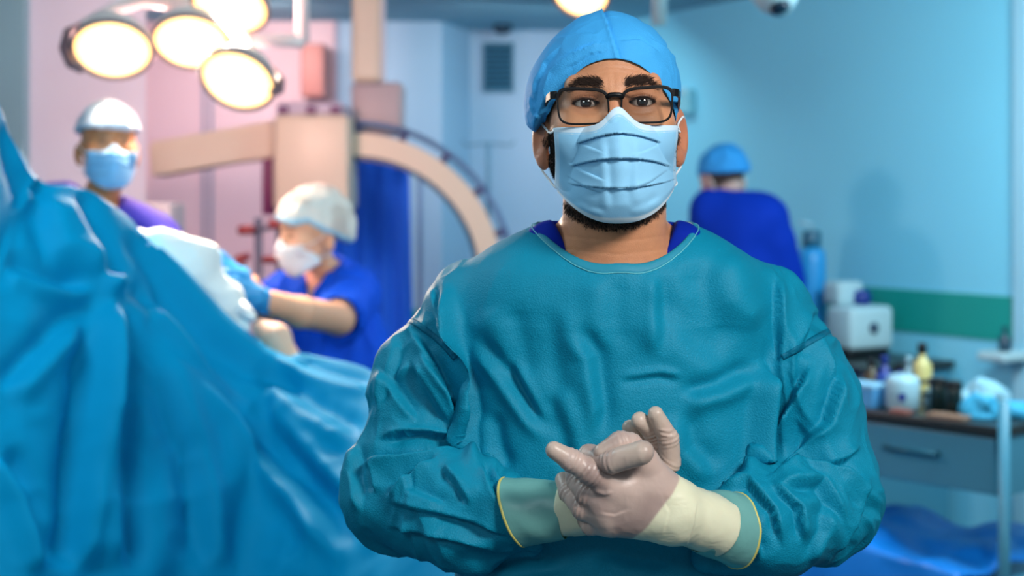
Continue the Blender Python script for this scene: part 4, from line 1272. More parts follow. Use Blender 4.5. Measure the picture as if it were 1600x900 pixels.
v = v + n * (0.010 * b_ + 0.008 * (1 - 2 * np.abs(noise3(v * np.array([18, 18, 9]) + b_[:, None], 92))))[:, None]
link('scrub_top', mesh_np('scrub_top', v, f), M_scr2, nurse)
def n_trs(x, y, z):
    d = None
    for pts, rs in legs:
        c = chain(x, y, z, pts, [r + 0.025 for r in rs], 0.03); d = c if d is None else smin(d, c, 0.04)
    return np.maximum(d, 0.06 - z)
v, f, n = surface(n_trs, (-0.8, 4.2, 0.02), (-0.3, 4.66, 0.80), 0.012)
link('trousers', mesh_np('trousers', v, f), M_scr2, nurse)
M_net = mat('hair_net', (222, 220, 214), 0.8, attr='Col', var=0.10, var_scale=30, bump=0.4, bump_scale=80)
co, cv = far_cap(nurse, NH, M_net, lambda lx, ly: np.where(ly < 0.04, 0.046, 0.046 - (ly - 0.04) * 0.75) - 0.012 * np.abs(lx) / 0.07, 0.018, ((0, 0.150, -0.010), (0.080, 0.078, 0.092)), 'hair_net')
lx, ly, lz = NH.loc(cv[:, 0], cv[:, 1], cv[:, 2])
ed = np.where(ly < 0.04, 0.046, 0.046 - (ly - 0.04) * 0.75) - 0.012 * np.abs(lx) / 0.07
set_color(co.data, paint(cv, (226, 222, 214), [(0.55 * sstep(0.0, 0.6, noise3(cv * 22, 95)), (178, 160, 148)), (sstep(0.022, 0.012, lz - ed), (150, 200, 222))]))
def plain_mask(parent, H, blue, white):
    o = build_mask(H, parent, blue, white, NU=41, NV=41, loops=True, clear=0.004); return o
for pts, rs in legs:
    q = pts[2]; smooth_by_angle(MB().box((q[0] - 0.05, q[1], 0.045), (0.26, 0.10, 0.09), bevel=0.03, seg=3).build('clog', mat('clog_rubber', (230, 232, 235), 0.5), nurse), 1.2)
plain_mask(nurse, NH, (226, 234, 238), (232, 238, 240))
M_bglove = mat('blue_nitrile', (40, 150, 215), 0.4, var=0.05, var_scale=30)
def far_hand(parent, wrist, fwd, side, r0=0.034, m=M_bglove, curl=-0.5):
    """glove with palm, four fingers and a thumb; fwd and side are unit vectors"""
    wrist = np.array(wrist); fwd = fwd / np.linalg.norm(fwd); side = side - fwd * (side @ fwd); side = side / np.linalg.norm(side)
    dn = np.cross(fwd, side)
    if dn[2] > 0: dn = -dn
    palm = [(wrist - fwd * 0.06, wrist, r0, r0 * 0.9)] + [(wrist, wrist + fwd * 0.075 + side * s * 0.012, 0.026, 0.015) for s in (-1.8, -0.6, 0.6, 1.8)]
    fing = []
    for s, L in ((-1.8, 0.062), (-0.6, 0.074), (0.6, 0.078), (1.8, 0.068)):
        a = wrist + fwd * 0.075 + side * s * 0.013
        b = a + fwd * L * 0.45 + dn * 0.010; c = b + fwd * L * 0.25 + dn * L * 0.30; e = c + fwd * L * 0.05 + dn * L * 0.30
        fing.append(([a, b, c, e], [0.0125, 0.0105, 0.0095, 0.008]))
    a = wrist + fwd * 0.012 + side * 0.026; b = a + fwd * 0.032 + side * 0.022 + dn * 0.01; c = b + fwd * 0.028 + dn * 0.01; e = c + fwd * 0.022 + dn * 0.006
    fing.append(([a, b, c, e], [0.016, 0.0135, 0.0115, 0.009]))
    fn = hand_sdf_from(palm, fing)
    v, f, n = surface(fn, wrist - 0.19, wrist + 0.19, 0.005)
    v = v + n * (0.0015 * noise3(v * 60, 97))[:, None]
    return link('glove', mesh_np('glove', v, f), m, parent)
far_hand(nurse, P(395, 464, 3.72), P(352, 446, 3.60) - P(415, 470, 3.76), np.array([0.2, 0.6, 0.8]))
far_hand(nurse, P(362, 430, 3.82), P(334, 426, 3.70) - P(375, 440, 3.88), np.array([0.1, 0.9, 0.3]))

# ---- man at the left, behind the drape
man = empty('person', (-1.19, 4.22, 0))
tag(man, 'man in violet scrubs, pale cap and blue mask behind the drape at left', 'person')
MH = Head(P(177, 221, 3.99), rot_head(-0.42, 0.02, 0.02), 1.0, 0.98)
mc = P(142, 330, 4.12)
def m_torso(x, y, z, o=0.0):
    z = z + 0.20 * (x - mc[0])
    ax = np.abs(x - mc[0])
    d = chain(ax, y, z, [(0.0, 4.14, 0.86), (0.0, 4.14, 1.10), (0.0, 4.13, 1.36)], [0.150, 0.150, 0.145], 0.05)
    d = smin(d, cap(ax, y, z, (0.05, 4.12, 1.51), (0.185, 4.13, 1.470), 0.045, 0.055), 0.05)
    d = smin(d, cap(x, y, z, (mc[0], 4.12, 1.48), (MH.O[0] - 0.035, 4.08, 1.62), 0.060, 0.056), 0.02)
    return d - o
mA = [([(mc[0] + s * 0.19, 4.13, 1.39), (mc[0] + s * 0.23, 4.12, 1.16), (mc[0] + s * 0.16, 3.96, 1.06)], [0.052, 0.042, 0.032]) for s in (-1, 1)]
mL = [([(mc[0] + s * 0.09, 4.14, 0.86), (mc[0] + s * 0.10, 4.14, 0.48), (mc[0] + s * 0.10, 4.16, 0.05)], [0.09, 0.058, 0.042]) for s in (-1, 1)]
far_body(man, MH, m_torso, mA, mL, (196, 128, 86), lo=(-1.62, 3.80, 0.0), hi=(-0.72, 4.42, 1.86), h=0.008)
M_scr3 = mat('violet_blue_cotton', (52, 44, 170), 0.8, var=0.06, var_scale=30)
def m_scrub(x, y, z):
    z0_, z = z, z + 0.20 * (x - mc[0])
    ax = np.abs(x - mc[0])
    d = chain(ax, y, z, [(0.0, 4.14, 0.86), (0.0, 4.14, 1.10), (0.0, 4.13, 1.36)], [0.172, 0.170, 0.160], 0.05)
    d = smin(d, cap(ax, y, z, (0.06, 4.12, 1.515), (0.185, 4.13, 1.470), 0.055, 0.070), 0.05)
    d = smin(d, cap(ax, y, z, (0.195, 4.13, 1.45), (0.23, 4.11, 1.24), 0.070, 0.070), 0.03)
    d = smax(d, -cap(x, y, z, (mc[0], 4.10, 1.50), (MH.O[0] - 0.03, 4.05, 1.66), 0.068, 0.08), 0.01)
    d = smax(d, -chain(x, y, z, [(mc[0] + 0.01, 3.99, 1.54), (mc[0] + 0.02, 3.97, 1.43)], [0.05, 0.01], 0), 0.01)
    return np.maximum(d, 0.76 - z)
v, f, n = surface(m_scrub, (-1.60, 3.90, 0.74), (-0.74, 4.40, 1.62), 0.009)
v = v + n * (0.010 * noise3(v * 10, 101))[:, None]
link('scrub_top', mesh_np('scrub_top', v, f), M_scr3, man)
def m_trs(x, y, z):
    d = None
    for pts, rs in mL:
        c = chain(x, y, z, pts, [r + 0.025 for r in rs], 0.03); d = c if d is None else smin(d, c, 0.04)
    return np.maximum(d, 0.06 - z)
v, f, n = surface(m_trs, (-1.45, 3.98, 0.02), (-0.95, 4.32, 1.0), 0.014)
link('trousers', mesh_np('trousers', v, f), M_scr3, man)
far_cap(man, MH, mat('pale_cap_fabric', (190, 206, 226), 0.8, var=0.04, var_scale=20), lambda lx, ly: 0.036 - 0.10 * np.clip(ly - 0.03, 0, 0.2), 0.012)
for q, s_ in zip(mA, (1, -1)):
    far_hand(man, np.array(q[0][2]), np.array(q[0][2]) - np.array(q[0][1]) + np.array([0, -0.1, 0.0]), np.array([0.6 * s_, 0.1, 0.7]), 0.034)
for pts, rs in mL:
    q = pts[2]; smooth_by_angle(MB().box((q[0], q[1] - 0.05, 0.045), (0.10, 0.27, 0.09), bevel=0.03, seg=3).build('clog', mat('clog_rubber', (230, 232, 235), 0.5), man), 1.2)
plain_mask(man, MH, (120, 180, 226), (190, 214, 236))

# ---- colleague at the right, seen from behind, bent over the side table
colleague = empty('person', (0.86, 5.56, 0))
tag(colleague, 'person in royal blue scrubs and blue cap seen from behind, bent forward behind the surgeon', 'person')
CO = P(1108, 288, 5.66)
CHd = Head(CO, rot_head(2.55, 0.42, 0.05), 1.0, 0.98)
def c_torso(x, y, z):
    d = chain(x, y, z, [P(1170, 640, 5.56), P(1165, 520, 5.55), P(1158, 385, 5.56)], [0.150, 0.150, 0.155], 0.05)
    d = smin(d, cap(x, y, z, P(1112, 338, 5.56), P(1196, 345, 5.48), 0.075, 0.075), 0.06)
    d = smin(d, cap(x, y, z, P(1140, 345, 5.57), CHd.world((0, 0.11, -0.06))[0], 0.062, 0.058), 0.03)
    return d
cA = [([P(1096, 375, 5.58), P(1080, 470, 5.66), P(1110, 520, 5.85)], [0.052, 0.042, 0.034]), ([P(1214, 380, 5.47), P(1232, 480, 5.52), P(1210, 520, 5.74)], [0.052, 0.042, 0.034])]
cL = [([P(1140, 640, 5.56), P(1138, 780, 5.55), P(1138, 905, 5.58)], [0.09, 0.058, 0.042]), ([P(1200, 640, 5.54), P(1202, 780, 5.53), P(1204, 905, 5.55)], [0.09, 0.058, 0.042])]
far_body(colleague, CHd, c_torso, cA, cL, (176, 150, 140), lo=(0.52, 5.20, 0.0), hi=(1.22, 6.02, 1.82), h=0.010)
M_scr4 = mat('deep_blue_cotton', (0, 46, 160), 0.8, spec=0.12, var=0.06, var_scale=20)
def c_scrub(x, y, z):
    d = chain(x, y, z, [P(1170, 640, 5.56), P(1165, 520, 5.55), P(1158, 375, 5.56)], [0.175, 0.172, 0.180], 0.05)
    d = smin(d, cap(x, y, z, P(1116, 334, 5.56), P(1192, 342, 5.48), 0.098, 0.104), 0.06)
    d = smin(d, cap(x, y, z, cA[0][0][0], P(1084, 440, 5.62), 0.080, 0.075), 0.03)
    d = smin(d, cap(x, y, z, cA[1][0][0], P(1226, 440, 5.50), 0.082, 0.075), 0.03)
    d = smax(d, -cap(x, y, z, P(1120, 312, 5.64), CHd.world((0, 0.06, -0.02))[0], 0.062, 0.085), 0.01)
    return np.maximum(d, 0.76 - z)
v, f, n = surface(c_scrub, (0.52, 5.22, 0.74), (1.24, 5.86, 1.60), 0.010)
v = v + n * (0.010 * noise3(v * np.array([9, 9, 5]), 105))[:, None]
link('scrub_top', mesh_np('scrub_top', v, f), M_scr4, colleague)
def c_trs(x, y, z):
    d = None
    for pts, rs in cL:
        c = chain(x, y, z, pts, [r + 0.025 for r in rs], 0.03); d = c if d is None else smin(d, c, 0.04)
    return np.maximum(d, 0.06 - z)
v, f, n = surface(c_trs, (0.66, 5.34, 0.02), (1.2, 5.78, 1.0), 0.016)
link('trousers', mesh_np('trousers', v, f), M_scr4, colleague)
far_cap(colleague, CHd, mat('mid_blue_cap_fabric', (30, 140, 210), 0.8, var=0.05, var_scale=20), lambda lx, ly: 0.034 - 0.42 * np.clip(ly - 0.03, 0, 0.2), 0.012)
for (a_, b_), s_ in zip([(q[0][1], q[0][2]) for q in cA], (1, -1)):
    far_hand(colleague, b_, b_ - a_ + np.array([0, 0, -0.05]), np.array([0.6 * s_, 0.1, 0.7]), 0.036)
for pts, rs in cL:
    q = pts[2]; o = MB().box((q[0], q[1] + 0.05, 0.045), (0.10, 0.27, 0.09), bevel=0.03, seg=3).build('clog', mat('clog_rubber', (230, 232, 235), 0.5), colleague)
    smooth_by_angle(o, 1.2)
plain_mask(colleague, CHd, (130, 190, 226), (200, 220, 236))

# ------------------------------------------------------------------ surgical lamps
M_lamp_h = mat('lamp_enamel', (226, 214, 208), 0.35, coat=0.3)
M_lamp_d = mat('lamp_bracket', (120, 92, 100), 0.4)
M_lamp_l = mat('lamp_glass', (255, 240, 210), 0.3, attr='Col', emit=(255, 226, 170), emit_s=2.6)
_a = M_lamp_l.node_tree.nodes.new('ShaderNodeAttribute'); _a.attribute_name = 'Col'
M_lamp_l.node_tree.links.new(_a.outputs['Color'], M_lamp_l.node_tree.nodes['Principled BSDF'].inputs['Emission Color'])
def lamp_head(parent, c, nrm, R, on=True, energy=20, spot_to=None, handle=None, bracket=None):
    """dish-shaped lamp head with a domed lens; nrm is where it shines"""
    nrm = np.array(nrm, float); nrm /= np.linalg.norm(nrm); c = np.array(c)
    h = MB().lathe([(0.02, -R * 0.85), (R * 0.45, -R * 0.80), (R * 0.82, -R * 0.55), (R * 1.04, -R * 0.15), (R * 1.06, 0.0), (R * 0.99, 0.012), (R * 0.98, -0.004)], c, nrm, 32)
    ho = h.build('lamp_head', M_lamp_h, parent, smooth=True)
    l = MB().lathe([(R * 0.985, -0.002), (R * 0.9, 0.010), (R * 0.6, 0.020), (R * 0.3, 0.025), (0.004, 0.027)], c, nrm, 32)
    lo_ = l.build('lens', M_lamp_l if on else mat('lamp_glass_off', (150, 175, 180), 0.25), ho, smooth=True)
    rad = np.array([0.985, 0.9, 0.6, 0.3, 0.0]).repeat(32)[:, None]
    set_color(lo_.data, np.array(lin((255, 240, 205))) * (1 - rad ** 2.5) + np.array(lin((255, 200, 110))) * rad ** 2.5)
    rg = []
    q = Vector((0, 0, 1)).rotation_difference(Vector(nrm))
    for i in range(41): rg.append(Vector(c) + q @ Vector((R * 1.03 * math.cos(i * PI / 20), R * 1.03 * math.sin(i * PI / 20), 0.006)))
    MB().tube(rg, 0.006, 8, caps=False).build('lamp_ring', M_lamp_d, ho, smooth=True)
    if handle is not None:
        MB().tube([c + nrm * 0.02, c + nrm * 0.02 + np.array(handle)], [0.011, 0.007], 10).build('lamp_handle', mat('handle_plastic', (230, 190, 150), 0.4), ho, smooth=True)
    if bracket is not None:
        MB().tube([np.array(b) for b in bracket], 0.014, 10).build('lamp_bracket', M_lamp_d, ho, smooth=True)
    if on:
        d = bpy.data.lights.new('lamp_light', 'SPOT'); d.energy = energy; d.color = (1.0, 0.80, 0.62); d.spot_size = 1.75; d.spot_blend = 0.5; d.shadow_soft_size = 0.09
        o = bpy.data.objects.new('lamp_light', d); COL.objects.link(o)
        o.location = c + nrm * 0.05
        tgt = Vector(spot_to) if spot_to is not None else Vector(c + nrm)
        o.rotation_euler = (tgt - o.location).to_track_quat('-Z', 'Y').to_euler()
        o.parent = ho; o.matrix_parent_inverse = parent_matrix(ho).inverted()
    return ho
LY = 4.05
lampA, lampB, lampC, lampD = P(176, 76, LY), P(299, 64, LY + 0.12), P(372, 124, LY - 0.02), P(360, 8, LY + 0.2)
lt = empty('surgical_light', (-0.95, 4.1, CEIL))
tag(lt, 'ceiling surgical light with four glowing warm lamp heads over the patient', 'lamp')
field = P(320, 430, 3.55)
lamp_head(lt, lampA, (0.12, -0.66, -0.75), 0.108, True, 60, field, bracket=[P(128, 108, LY - 0.06), P(110, 100, LY - 0.05), P(100, 76, LY - 0.03), P(106, 50, LY + 0.02), P(126, 42, LY + 0.10)])
lamp_head(lt, lampB, (0.05, -0.62, -0.78), 0.108, True, 60, field)
lamp_head(lt, lampC, (-0.14, -0.72, -0.69), 0.104, True, 60, field, handle=(0.0, -0.03, 0.06), bracket=[P(424, 146, LY - 0.03), P(437, 140, LY - 0.02), P(438, 126, LY + 0.03), P(424, 110, LY + 0.1)])
lamp_head(lt, lampD, (-0.10, -0.62, -0.78), 0.112, True, 60, field)
M_arm = mat('lamp_arm_enamel', (232, 222, 220), 0.3, coat=0.4)
hub = P(300, 10, LY + 0.30)
for a in (P(132, 40, LY + 0.12), P(410, 108, LY + 0.10), P(360, -8, LY + 0.30), P(299, 50, LY + 0.22)):
    mid = (a + hub) / 2 + np.array([0, 0.03, 0.05])
    MB().tube([a, (a + mid) / 2 + np.array([0, 0, 0.012]), mid, hub], 0.020, 10).build('lamp_arm', M_arm, lt, smooth=True)
sl = bpy.data.lights.new('added_pink_spill', 'POINT'); sl.energy = 56; sl.color = (1.0, 0.56, 0.48); sl.shadow_soft_size = 0.12  # added point light, no bulb of the lamp: tints the walls behind pink
so = bpy.data.objects.new('added_pink_spill', sl); COL.objects.link(so); so.location = hub + np.array([0.02, 0.16, -0.12]); so.parent = lt; so.matrix_parent_inverse = parent_matrix(lt).inverted()
MB().lathe([(0.05, -0.06), (0.07, -0.04), (0.07, 0.04), (0.04, 0.07)], hub, (0, 0, 1), 24).build('hub', M_arm, lt, smooth=True)
MB().tube([hub, hub + np.array([0, 0, 0.10]), P(380, 62, LY + 0.45), P(474, 64, LY + 0.45)], 0.024, 12).build('lamp_arm', M_arm, lt, smooth=True)
q = P(472, 66, LY + 0.45)
MB().tube([q, (q[0], q[1], CEIL)], 0.022, 14).build('ceiling_rod', M_arm, lt, smooth=True)
MB().lathe([(0.09, 0.0), (0.09, 0.03), (0.03, 0.05)], (q[0], q[1], CEIL), (0, 0, -1), 24).build('ceiling_rose', M_arm, lt, smooth=True)

lt2 = empty('surgical_light', (0.2, 4.6, CEIL))
tag(lt2, 'second surgical light, its glowing head half hidden above the surgeon\'s cap', 'lamp')
l2 = P(908, -14, 4.6)
lamp_head(lt2, l2, (-0.25, -0.75, -0.6), 0.092, True, 10, (0.2, 3.2, 0.8))
r2 = P(1030, 0, 4.85)
MB().tube([l2 + np.array([0, 0.09, 0.04]), P(960, -20, 4.85), r2 + np.array([0, 0, 0.06])], 0.016, 10).build('lamp_arm', M_arm, lt2, smooth=True)
MB().tube([r2 + np.array([0, 0, -0.085]), (r2[0], r2[1], CEIL)], 0.026, 14).build('ceiling_rod', mat('grey_enamel', (150, 185, 195), 0.4), lt2, smooth=True)

lt3 = empty('surgical_light', (0.9, 4.4, CEIL))
tag(lt3, 'unlit grey lamp head hanging from the ceiling at the top right', 'lamp')
l3 = P(1208, -16, 4.4)
M_grey = mat('grey_enamel', (150, 185, 195), 0.4)
MB().lathe([(0.075, -0.02), (0.080, 0.02), (0.06, 0.07), (0.030, 0.10)], l3 + np.array([0, 0, 0.02]), (0.18, -0.25, -0.8), 28).build('lamp_head', M_grey, lt3, smooth=True)
MB().lathe([(0.034, 0.0), (0.030, 0.018), (0.01, 0.026)], P(1218, 8, 4.36), (0.18, -0.25, -0.8), 20).build('lens', mat('dark_glass', (14, 40, 58), 0.2), lt3, smooth=True)
MB().tube([l3, P(1240, -22, 4.45), P(1262, -60, 4.5)], 0.024, 12).build('lamp_arm', M_grey, lt3, smooth=True)
q = P(1262, -60, 4.5)
MB().tube([q, (q[0], q[1], CEIL)], 0.024, 12).build('ceiling_rod', M_grey, lt3, smooth=True)

sd = P(786, 40, 7.9)
o = MB().lathe([(0.05, 0.0), (0.05, 0.03), (0.03, 0.05)], (sd[0], 7.75, CEIL), (0, 0, -1), 20).build('smoke_detector', mat('dark_dome', (16, 50, 70), 0.4), smooth=True)
tag(o, 'small dark dome on the ceiling above the wall vent', 'detector')

# wall vent
vt = empty('wall_vent', P(778, 105, 7.98)); tag(vt, 'slatted grey air vent high on the back wall', 'vent')
a, b = P(756, 68, 7.97), P(801, 142, 7.97)
cx, cz, w, h = (a[0] + b[0]) / 2, (a[2] + b[2]) / 2, b[0] - a[0], a[2] - b[2]
M_vent = mat('vent_metal', (52, 120, 148), 0.5)
MB().box((cx, 7.992, cz), (w, 0.012, h)).build('backing', mat('vent_dark', (20, 66, 92), 0.7), vt)
fr_ = MB()
for s in (-1, 1):
    fr_.box((cx + s * w / 2, 7.98, cz), (0.012, 0.03, h + 0.012)); fr_.box((cx, 7.98, cz + s * h / 2), (w, 0.03, 0.012))
fr_.build('frame', M_vent, vt)
for i in range(9):
    MB().box((cx, 7.978, cz - h / 2 + h * (i + 0.5) / 9), (w - 0.01, 0.018, 0.008), rot=Matrix.Rotation(0.6, 3, 'X')).build('slat', M_vent, vt)

# ------------------------------------------------------------------ imaging arm
M_cream = mat('cream_enamel', (226, 208, 186), 0.4, var=0.02)
M_rail = mat('rail_steel', (92, 120, 160), 0.35, metal=0.3)
CYY = 6.2
ca = empty('imaging_arm', P(560, 440, CYY)); ca.location.z = 0
tag(ca, 'cream C-shaped X-ray imaging arm with boxy detector hanging from a ceiling column', 'medical scanner')
cc = P(555, 440, CYY)
def arc(r0, r1, y0, y1, a0, a1, n_=70):
    bm = bmesh.new(); prev = None
    for i in range(n_ + 1):
        a = a0 + (a1 - a0) * i / n_
        q = [bm.verts.new((cc[0] + r * math.cos(a), CYY + y, cc[2] + r * math.sin(a))) for r, y in ((r0, y0), (r1, y0), (r1, y1), (r0, y1))]
        if prev:
            for j in range(4): bm.faces.new((prev[j], prev[(j + 1) % 4], q[(j + 1) % 4], q[j]))
        else: bm.faces.new(q)
        prev = q
    bm.faces.new(prev)
    mb = MB(); mb.bm = bm
    return mb
o = arc(0.545, 0.645, -0.06, 0.06, -1.25, PI / 2 + 0.12).build('arc', M_cream, ca)
o2 = arc(0.528, 0.548, -0.065, 0.065, -1.25, PI / 2 + 0.1).build('inner_track', mat('dark_track', (40, 70, 96), 0.4), ca)
pts = [(cc[0] + 0.69 * math.cos(a), CYY - 0.02, cc[2] + 0.69 * math.sin(a)) for a in np.linspace(-1.1, PI / 2 + 0.02, 60)]
MB().tube(pts, 0.013, 10).build('cable_rail', M_rail, ca, smooth=True)
for a in np.linspace(-0.9, PI / 2 - 0.02, 9):
    d = np.array([math.cos(a), 0, math.sin(a)])
    MB().tube([cc + d * 0.635 + np.array([0, -0.02, 0]), cc + d * 0.695 + np.array([0, -0.02, 0])], 0.017, 10).build('rail_clip', mat('clip_plastic', (80, 80, 120), 0.5), ca, smooth=True)
def pbox(name, x0, y0, x1, y1, Y, D, m, parent, bevel=0.012):
    a, b = P(x0, y0, Y), P(x1, y1, Y)
    return smooth_by_angle(MB().box(((a[0] + b[0]) / 2, Y + D / 2, (a[2] + b[2]) / 2), (b[0] - a[0], D, a[2] - b[2]), bevel=bevel, seg=3).build(name, m, parent), 0.6)
pbox('detector_housing', 425, 178, 545, 330, 5.95, 0.36, M_cream, ca, 0.03)
pbox('detector_base', 430, 328, 545, 336, 5.97, 0.32, mat('dark_plastic', (60, 48, 60), 0.5), ca, 0.008)
pbox('detector_cap', 432, 160, 536, 180, 6.0, 0.28, mat('cap_plastic', (190, 180, 200), 0.5), ca, 0.01)
for x in (442, 486, 524): pbox('cap_bolt', x - 8, 165, x + 8, 179, 5.985, 0.05, mat('bolt_plastic', (110, 70, 110), 0.5), ca, 0.006)
# sloping beam on the left
M_beam = M_cream
bl0, bl1, br0, br1 = P(232, 222, 6.1), P(236, 278, 6.1), P(426, 188, 6.1), P(426, 246, 6.1)
bm = bmesh.new()
F_ = [bm.verts.new(p) for p in (bl0, bl1, P(252, 268, 6.1), br1, br0)]; K_ = [bm.verts.new(np.array(p.co) + np.array([0, 0.22, 0])) for p in F_]
bm.faces.new(F_); bm.faces.new(K_[::-1])
for i in range(5): bm.faces.new((F_[i], K_[i], K_[(i + 1) % 5], F_[(i + 1) % 5]))
bmesh.ops.bevel(bm, geom=bm.edges[:], offset=0.012, segments=2, affect='EDGES')
mb = MB(); mb.bm = bm; smooth_by_angle(mb.build('beam', M_beam, ca), 0.6)
pbox('beam_strut', 409, 244, 426, 336, 6.12, 0.10, mat('plum_plastic', (120, 40, 96), 0.5), ca, 0.008)
a = P(572, 0, 6.35)
zc0 = P(0, 128, 6.35)[2]
MB().box((a[0], 6.40, (zc0 + CEIL) / 2), (0.13, 0.13, CEIL - zc0), bevel=0.02).build('column', M_cream, ca)
MB().box((a[0] + 0.075, 6.36, (zc0 + CEIL) / 2), (0.02, 0.03, CEIL - zc0), bevel=0.004).build('column_cable_duct', mat('duct_plastic', (214, 214, 222), 0.5), ca)
pbox('column_block', 548, 128, 628, 210, 6.28, 0.24, mat('block_enamel', (186, 168, 172), 0.45), ca, 0.02)

# royal blue curtain behind the nurse
M_cur = mat('blue_curtain', (12, 104, 240), 0.75, var=0.04, var_scale=6)
a, b = P(540, 236, 6.55), P(637, 236, 6.55)
vs, fs = [], []
NU_, NV_ = 90, 30
for i in range(NU_):
    u = i / (NU_ - 1)
    for j in range(NV_):
        t = j / (NV_ - 1)
        x = -1.02 + (b[0] + 1.02) * u + 0.04 * t * u
        vs.append((x, 6.62 + 0.018 * math.sin(u * 38 + 0.6 * math.sin(t * 3)) * (0.35 + t), a[2] * (1 - t) + 0.03 * t))
for i in range(NU_ - 1):
    for j in range(NV_ - 1): fs.append((i * NV_ + j, i * NV_ + j + 1, (i + 1) * NV_ + j + 1, (i + 1) * NV_ + j))
cu = empty('privacy_screen', (-0.75, 6.62, 0)); tag(cu, 'royal blue cloth screen standing behind the nurse under the imaging arm', 'screen')
o = link('curtain', mesh_np('curtain', vs, fs), M_cur, cu); md = o.modifiers.new('t', 'SOLIDIFY'); md.thickness = 0.003
MB().tube([(-1.04, 6.62, a[2]), (b[0] + 0.02, 6.62, a[2])], 0.012, 10).build('top_rail', M_rail, cu, smooth=True)
for x in (-1.03, b[0] + 0.05):
    MB().tube([(x, 6.66, 0.02), (x, 6.66, a[2])], 0.012, 10).build('post', M_rail, cu, smooth=True)
    MB().box((x, 6.64, 0.015), (0.05, 0.40, 0.03), bevel=0.006).build('foot', M_rail, cu)

# drip stand
iv = empty('drip_stand', P(763, 300, 7.0)); iv.location.z = 0
tag(iv, 'thin steel drip stand with hooks in front of the vent wall', 'stand')
q = P(763, 224, 7.0)
MB().tube([(q[0], 7.0, 0.05), (q[0], 7.0, 1.0)], 0.016, 12).build('pole', M_rail, iv, smooth=True)
MB().tube([(q[0], 7.0, 1.0), (q[0], 7.0, q[2])], 0.011, 12).build('pole_extension', mat('pole_steel', (70, 110, 135), 0.4, metal=0.3), iv, smooth=True)
MB().tube([(q[0] - 0.13, 7.0, q[2] + 0.012), (q[0] - 0.11, 7.0, q[2] - 0.01), (q[0], 7.0, q[2]), (q[0] + 0.11, 7.0, q[2] - 0.01), (q[0] + 0.13, 7.0, q[2] + 0.012)], 0.005, 8).build('hook_bar', MATS['pole_steel'], iv, smooth=True)
for i in range(5):
    a = 2 * PI * i / 5
    MB().tube([(q[0], 7.0, 0.08), (q[0] + 0.26 * math.cos(a), 7.0 + 0.26 * math.sin(a), 0.03)], [0.014, 0.010], 8).build('foot', M_rail, iv, smooth=True)

# stand with red clamps behind the nurse
M_red = mat('red_plastic', (112, 26, 34), 0.4)
rs = empty('instrument_stand', P(404, 400, 5.3)); rs.location.z = 0
tag(rs, 'dark stand with red clamps and tubes left of the nurse\'s face', 'stand')
q = P(404, 340, 5.3); q2 = P(438, 330, 5.3)
for p in (q, q2):
    MB().tube([(p[0], 5.3, 0.03), (p[0], 5.3, p[2])], 0.016, 10).build('pole', mat('stand_steel', (90, 96, 116), 0.4, metal=0.3), rs, smooth=True)
for (x0, y0, x1, y1) in ((370, 352, 396, 367), (418, 342, 440, 358), (366, 404, 380, 432), (372, 428, 396, 440), (408, 400, 446, 412)):
    pbox('red_clamp', x0, y0, x1, y1, 5.25, 0.06, M_red, rs, 0.012)
MB().tube([P(374, 432, 5.27), P(366, 418, 5.27), P(372, 404, 5.27), P(390, 400, 5.27)], 0.014, 10).build('red_tube', M_red, rs, smooth=True)
MB().tube([P(396, 360, 5.29), P(440, 352, 5.29)], 0.010, 8).build('cross_bar', MATS['stand_steel'], rs, smooth=True)
for p in (q, q2): MB().box((p[0], 5.3, 0.02), (0.05, 0.40, 0.04), bevel=0.008).build('foot', MATS['stand_steel'], rs)
MB().box(((q[0] + q2[0]) / 2, 5.3, 0.045), (q2[0] - q[0] + 0.06, 0.05, 0.03), bevel=0.006).build('base_bar', MATS['stand_steel'], rs)

# grey cabinet behind the left man and the pinkish wall cabinet
gc = empty('equipment_cabinet', P(240, 345, 5.2)); gc.location.z = 0
tag(gc, 'pale grey equipment cabinet behind the shoulder of the man at the left', 'cabinet')
a, b = P(212, 316, 5.2), P(266, 316, 5.2)
M_gcab = mat('grey_cabinet_enamel', (176, 178, 184), 0.5)
MB().box(((a[0] + b[0]) / 2, 5.32, a[2] / 2 + 0.01), (b[0] - a[0], 0.24, a[2] - 0.02), bevel=0.012).build('body', M_gcab, gc)
MB().box(((a[0] + b[0]) / 2, 5.195, a[2] - 0.16), (b[0] - a[0] - 0.03, 0.012, 0.24), bevel=0.004).build('door', mat('cabinet_door_enamel', (196, 190, 190), 0.5), gc)
MB().tube([(b[0] - 0.03, 5.185, a[2] - 0.20), (b[0] - 0.03, 5.185, a[2] - 0.12)], 0.005, 8).build('handle', M_rail, gc, smooth=True)
wc = empty('wall_cabinet', P(490, 100, 7.3)); tag(wc, 'brownish pink cabinet high on the back wall behind the lamp arm', 'cabinet')
pbox('body', 470, 68, 507, 152, 7.36, 0.238, mat('cabinet_laminate', (172, 112, 108), 0.5), wc, 0.008)
pbox('door', 472, 70, 505, 150, 7.345, 0.014, mat('cabinet_door_laminate', (180, 118, 112), 0.5), wc, 0.004)

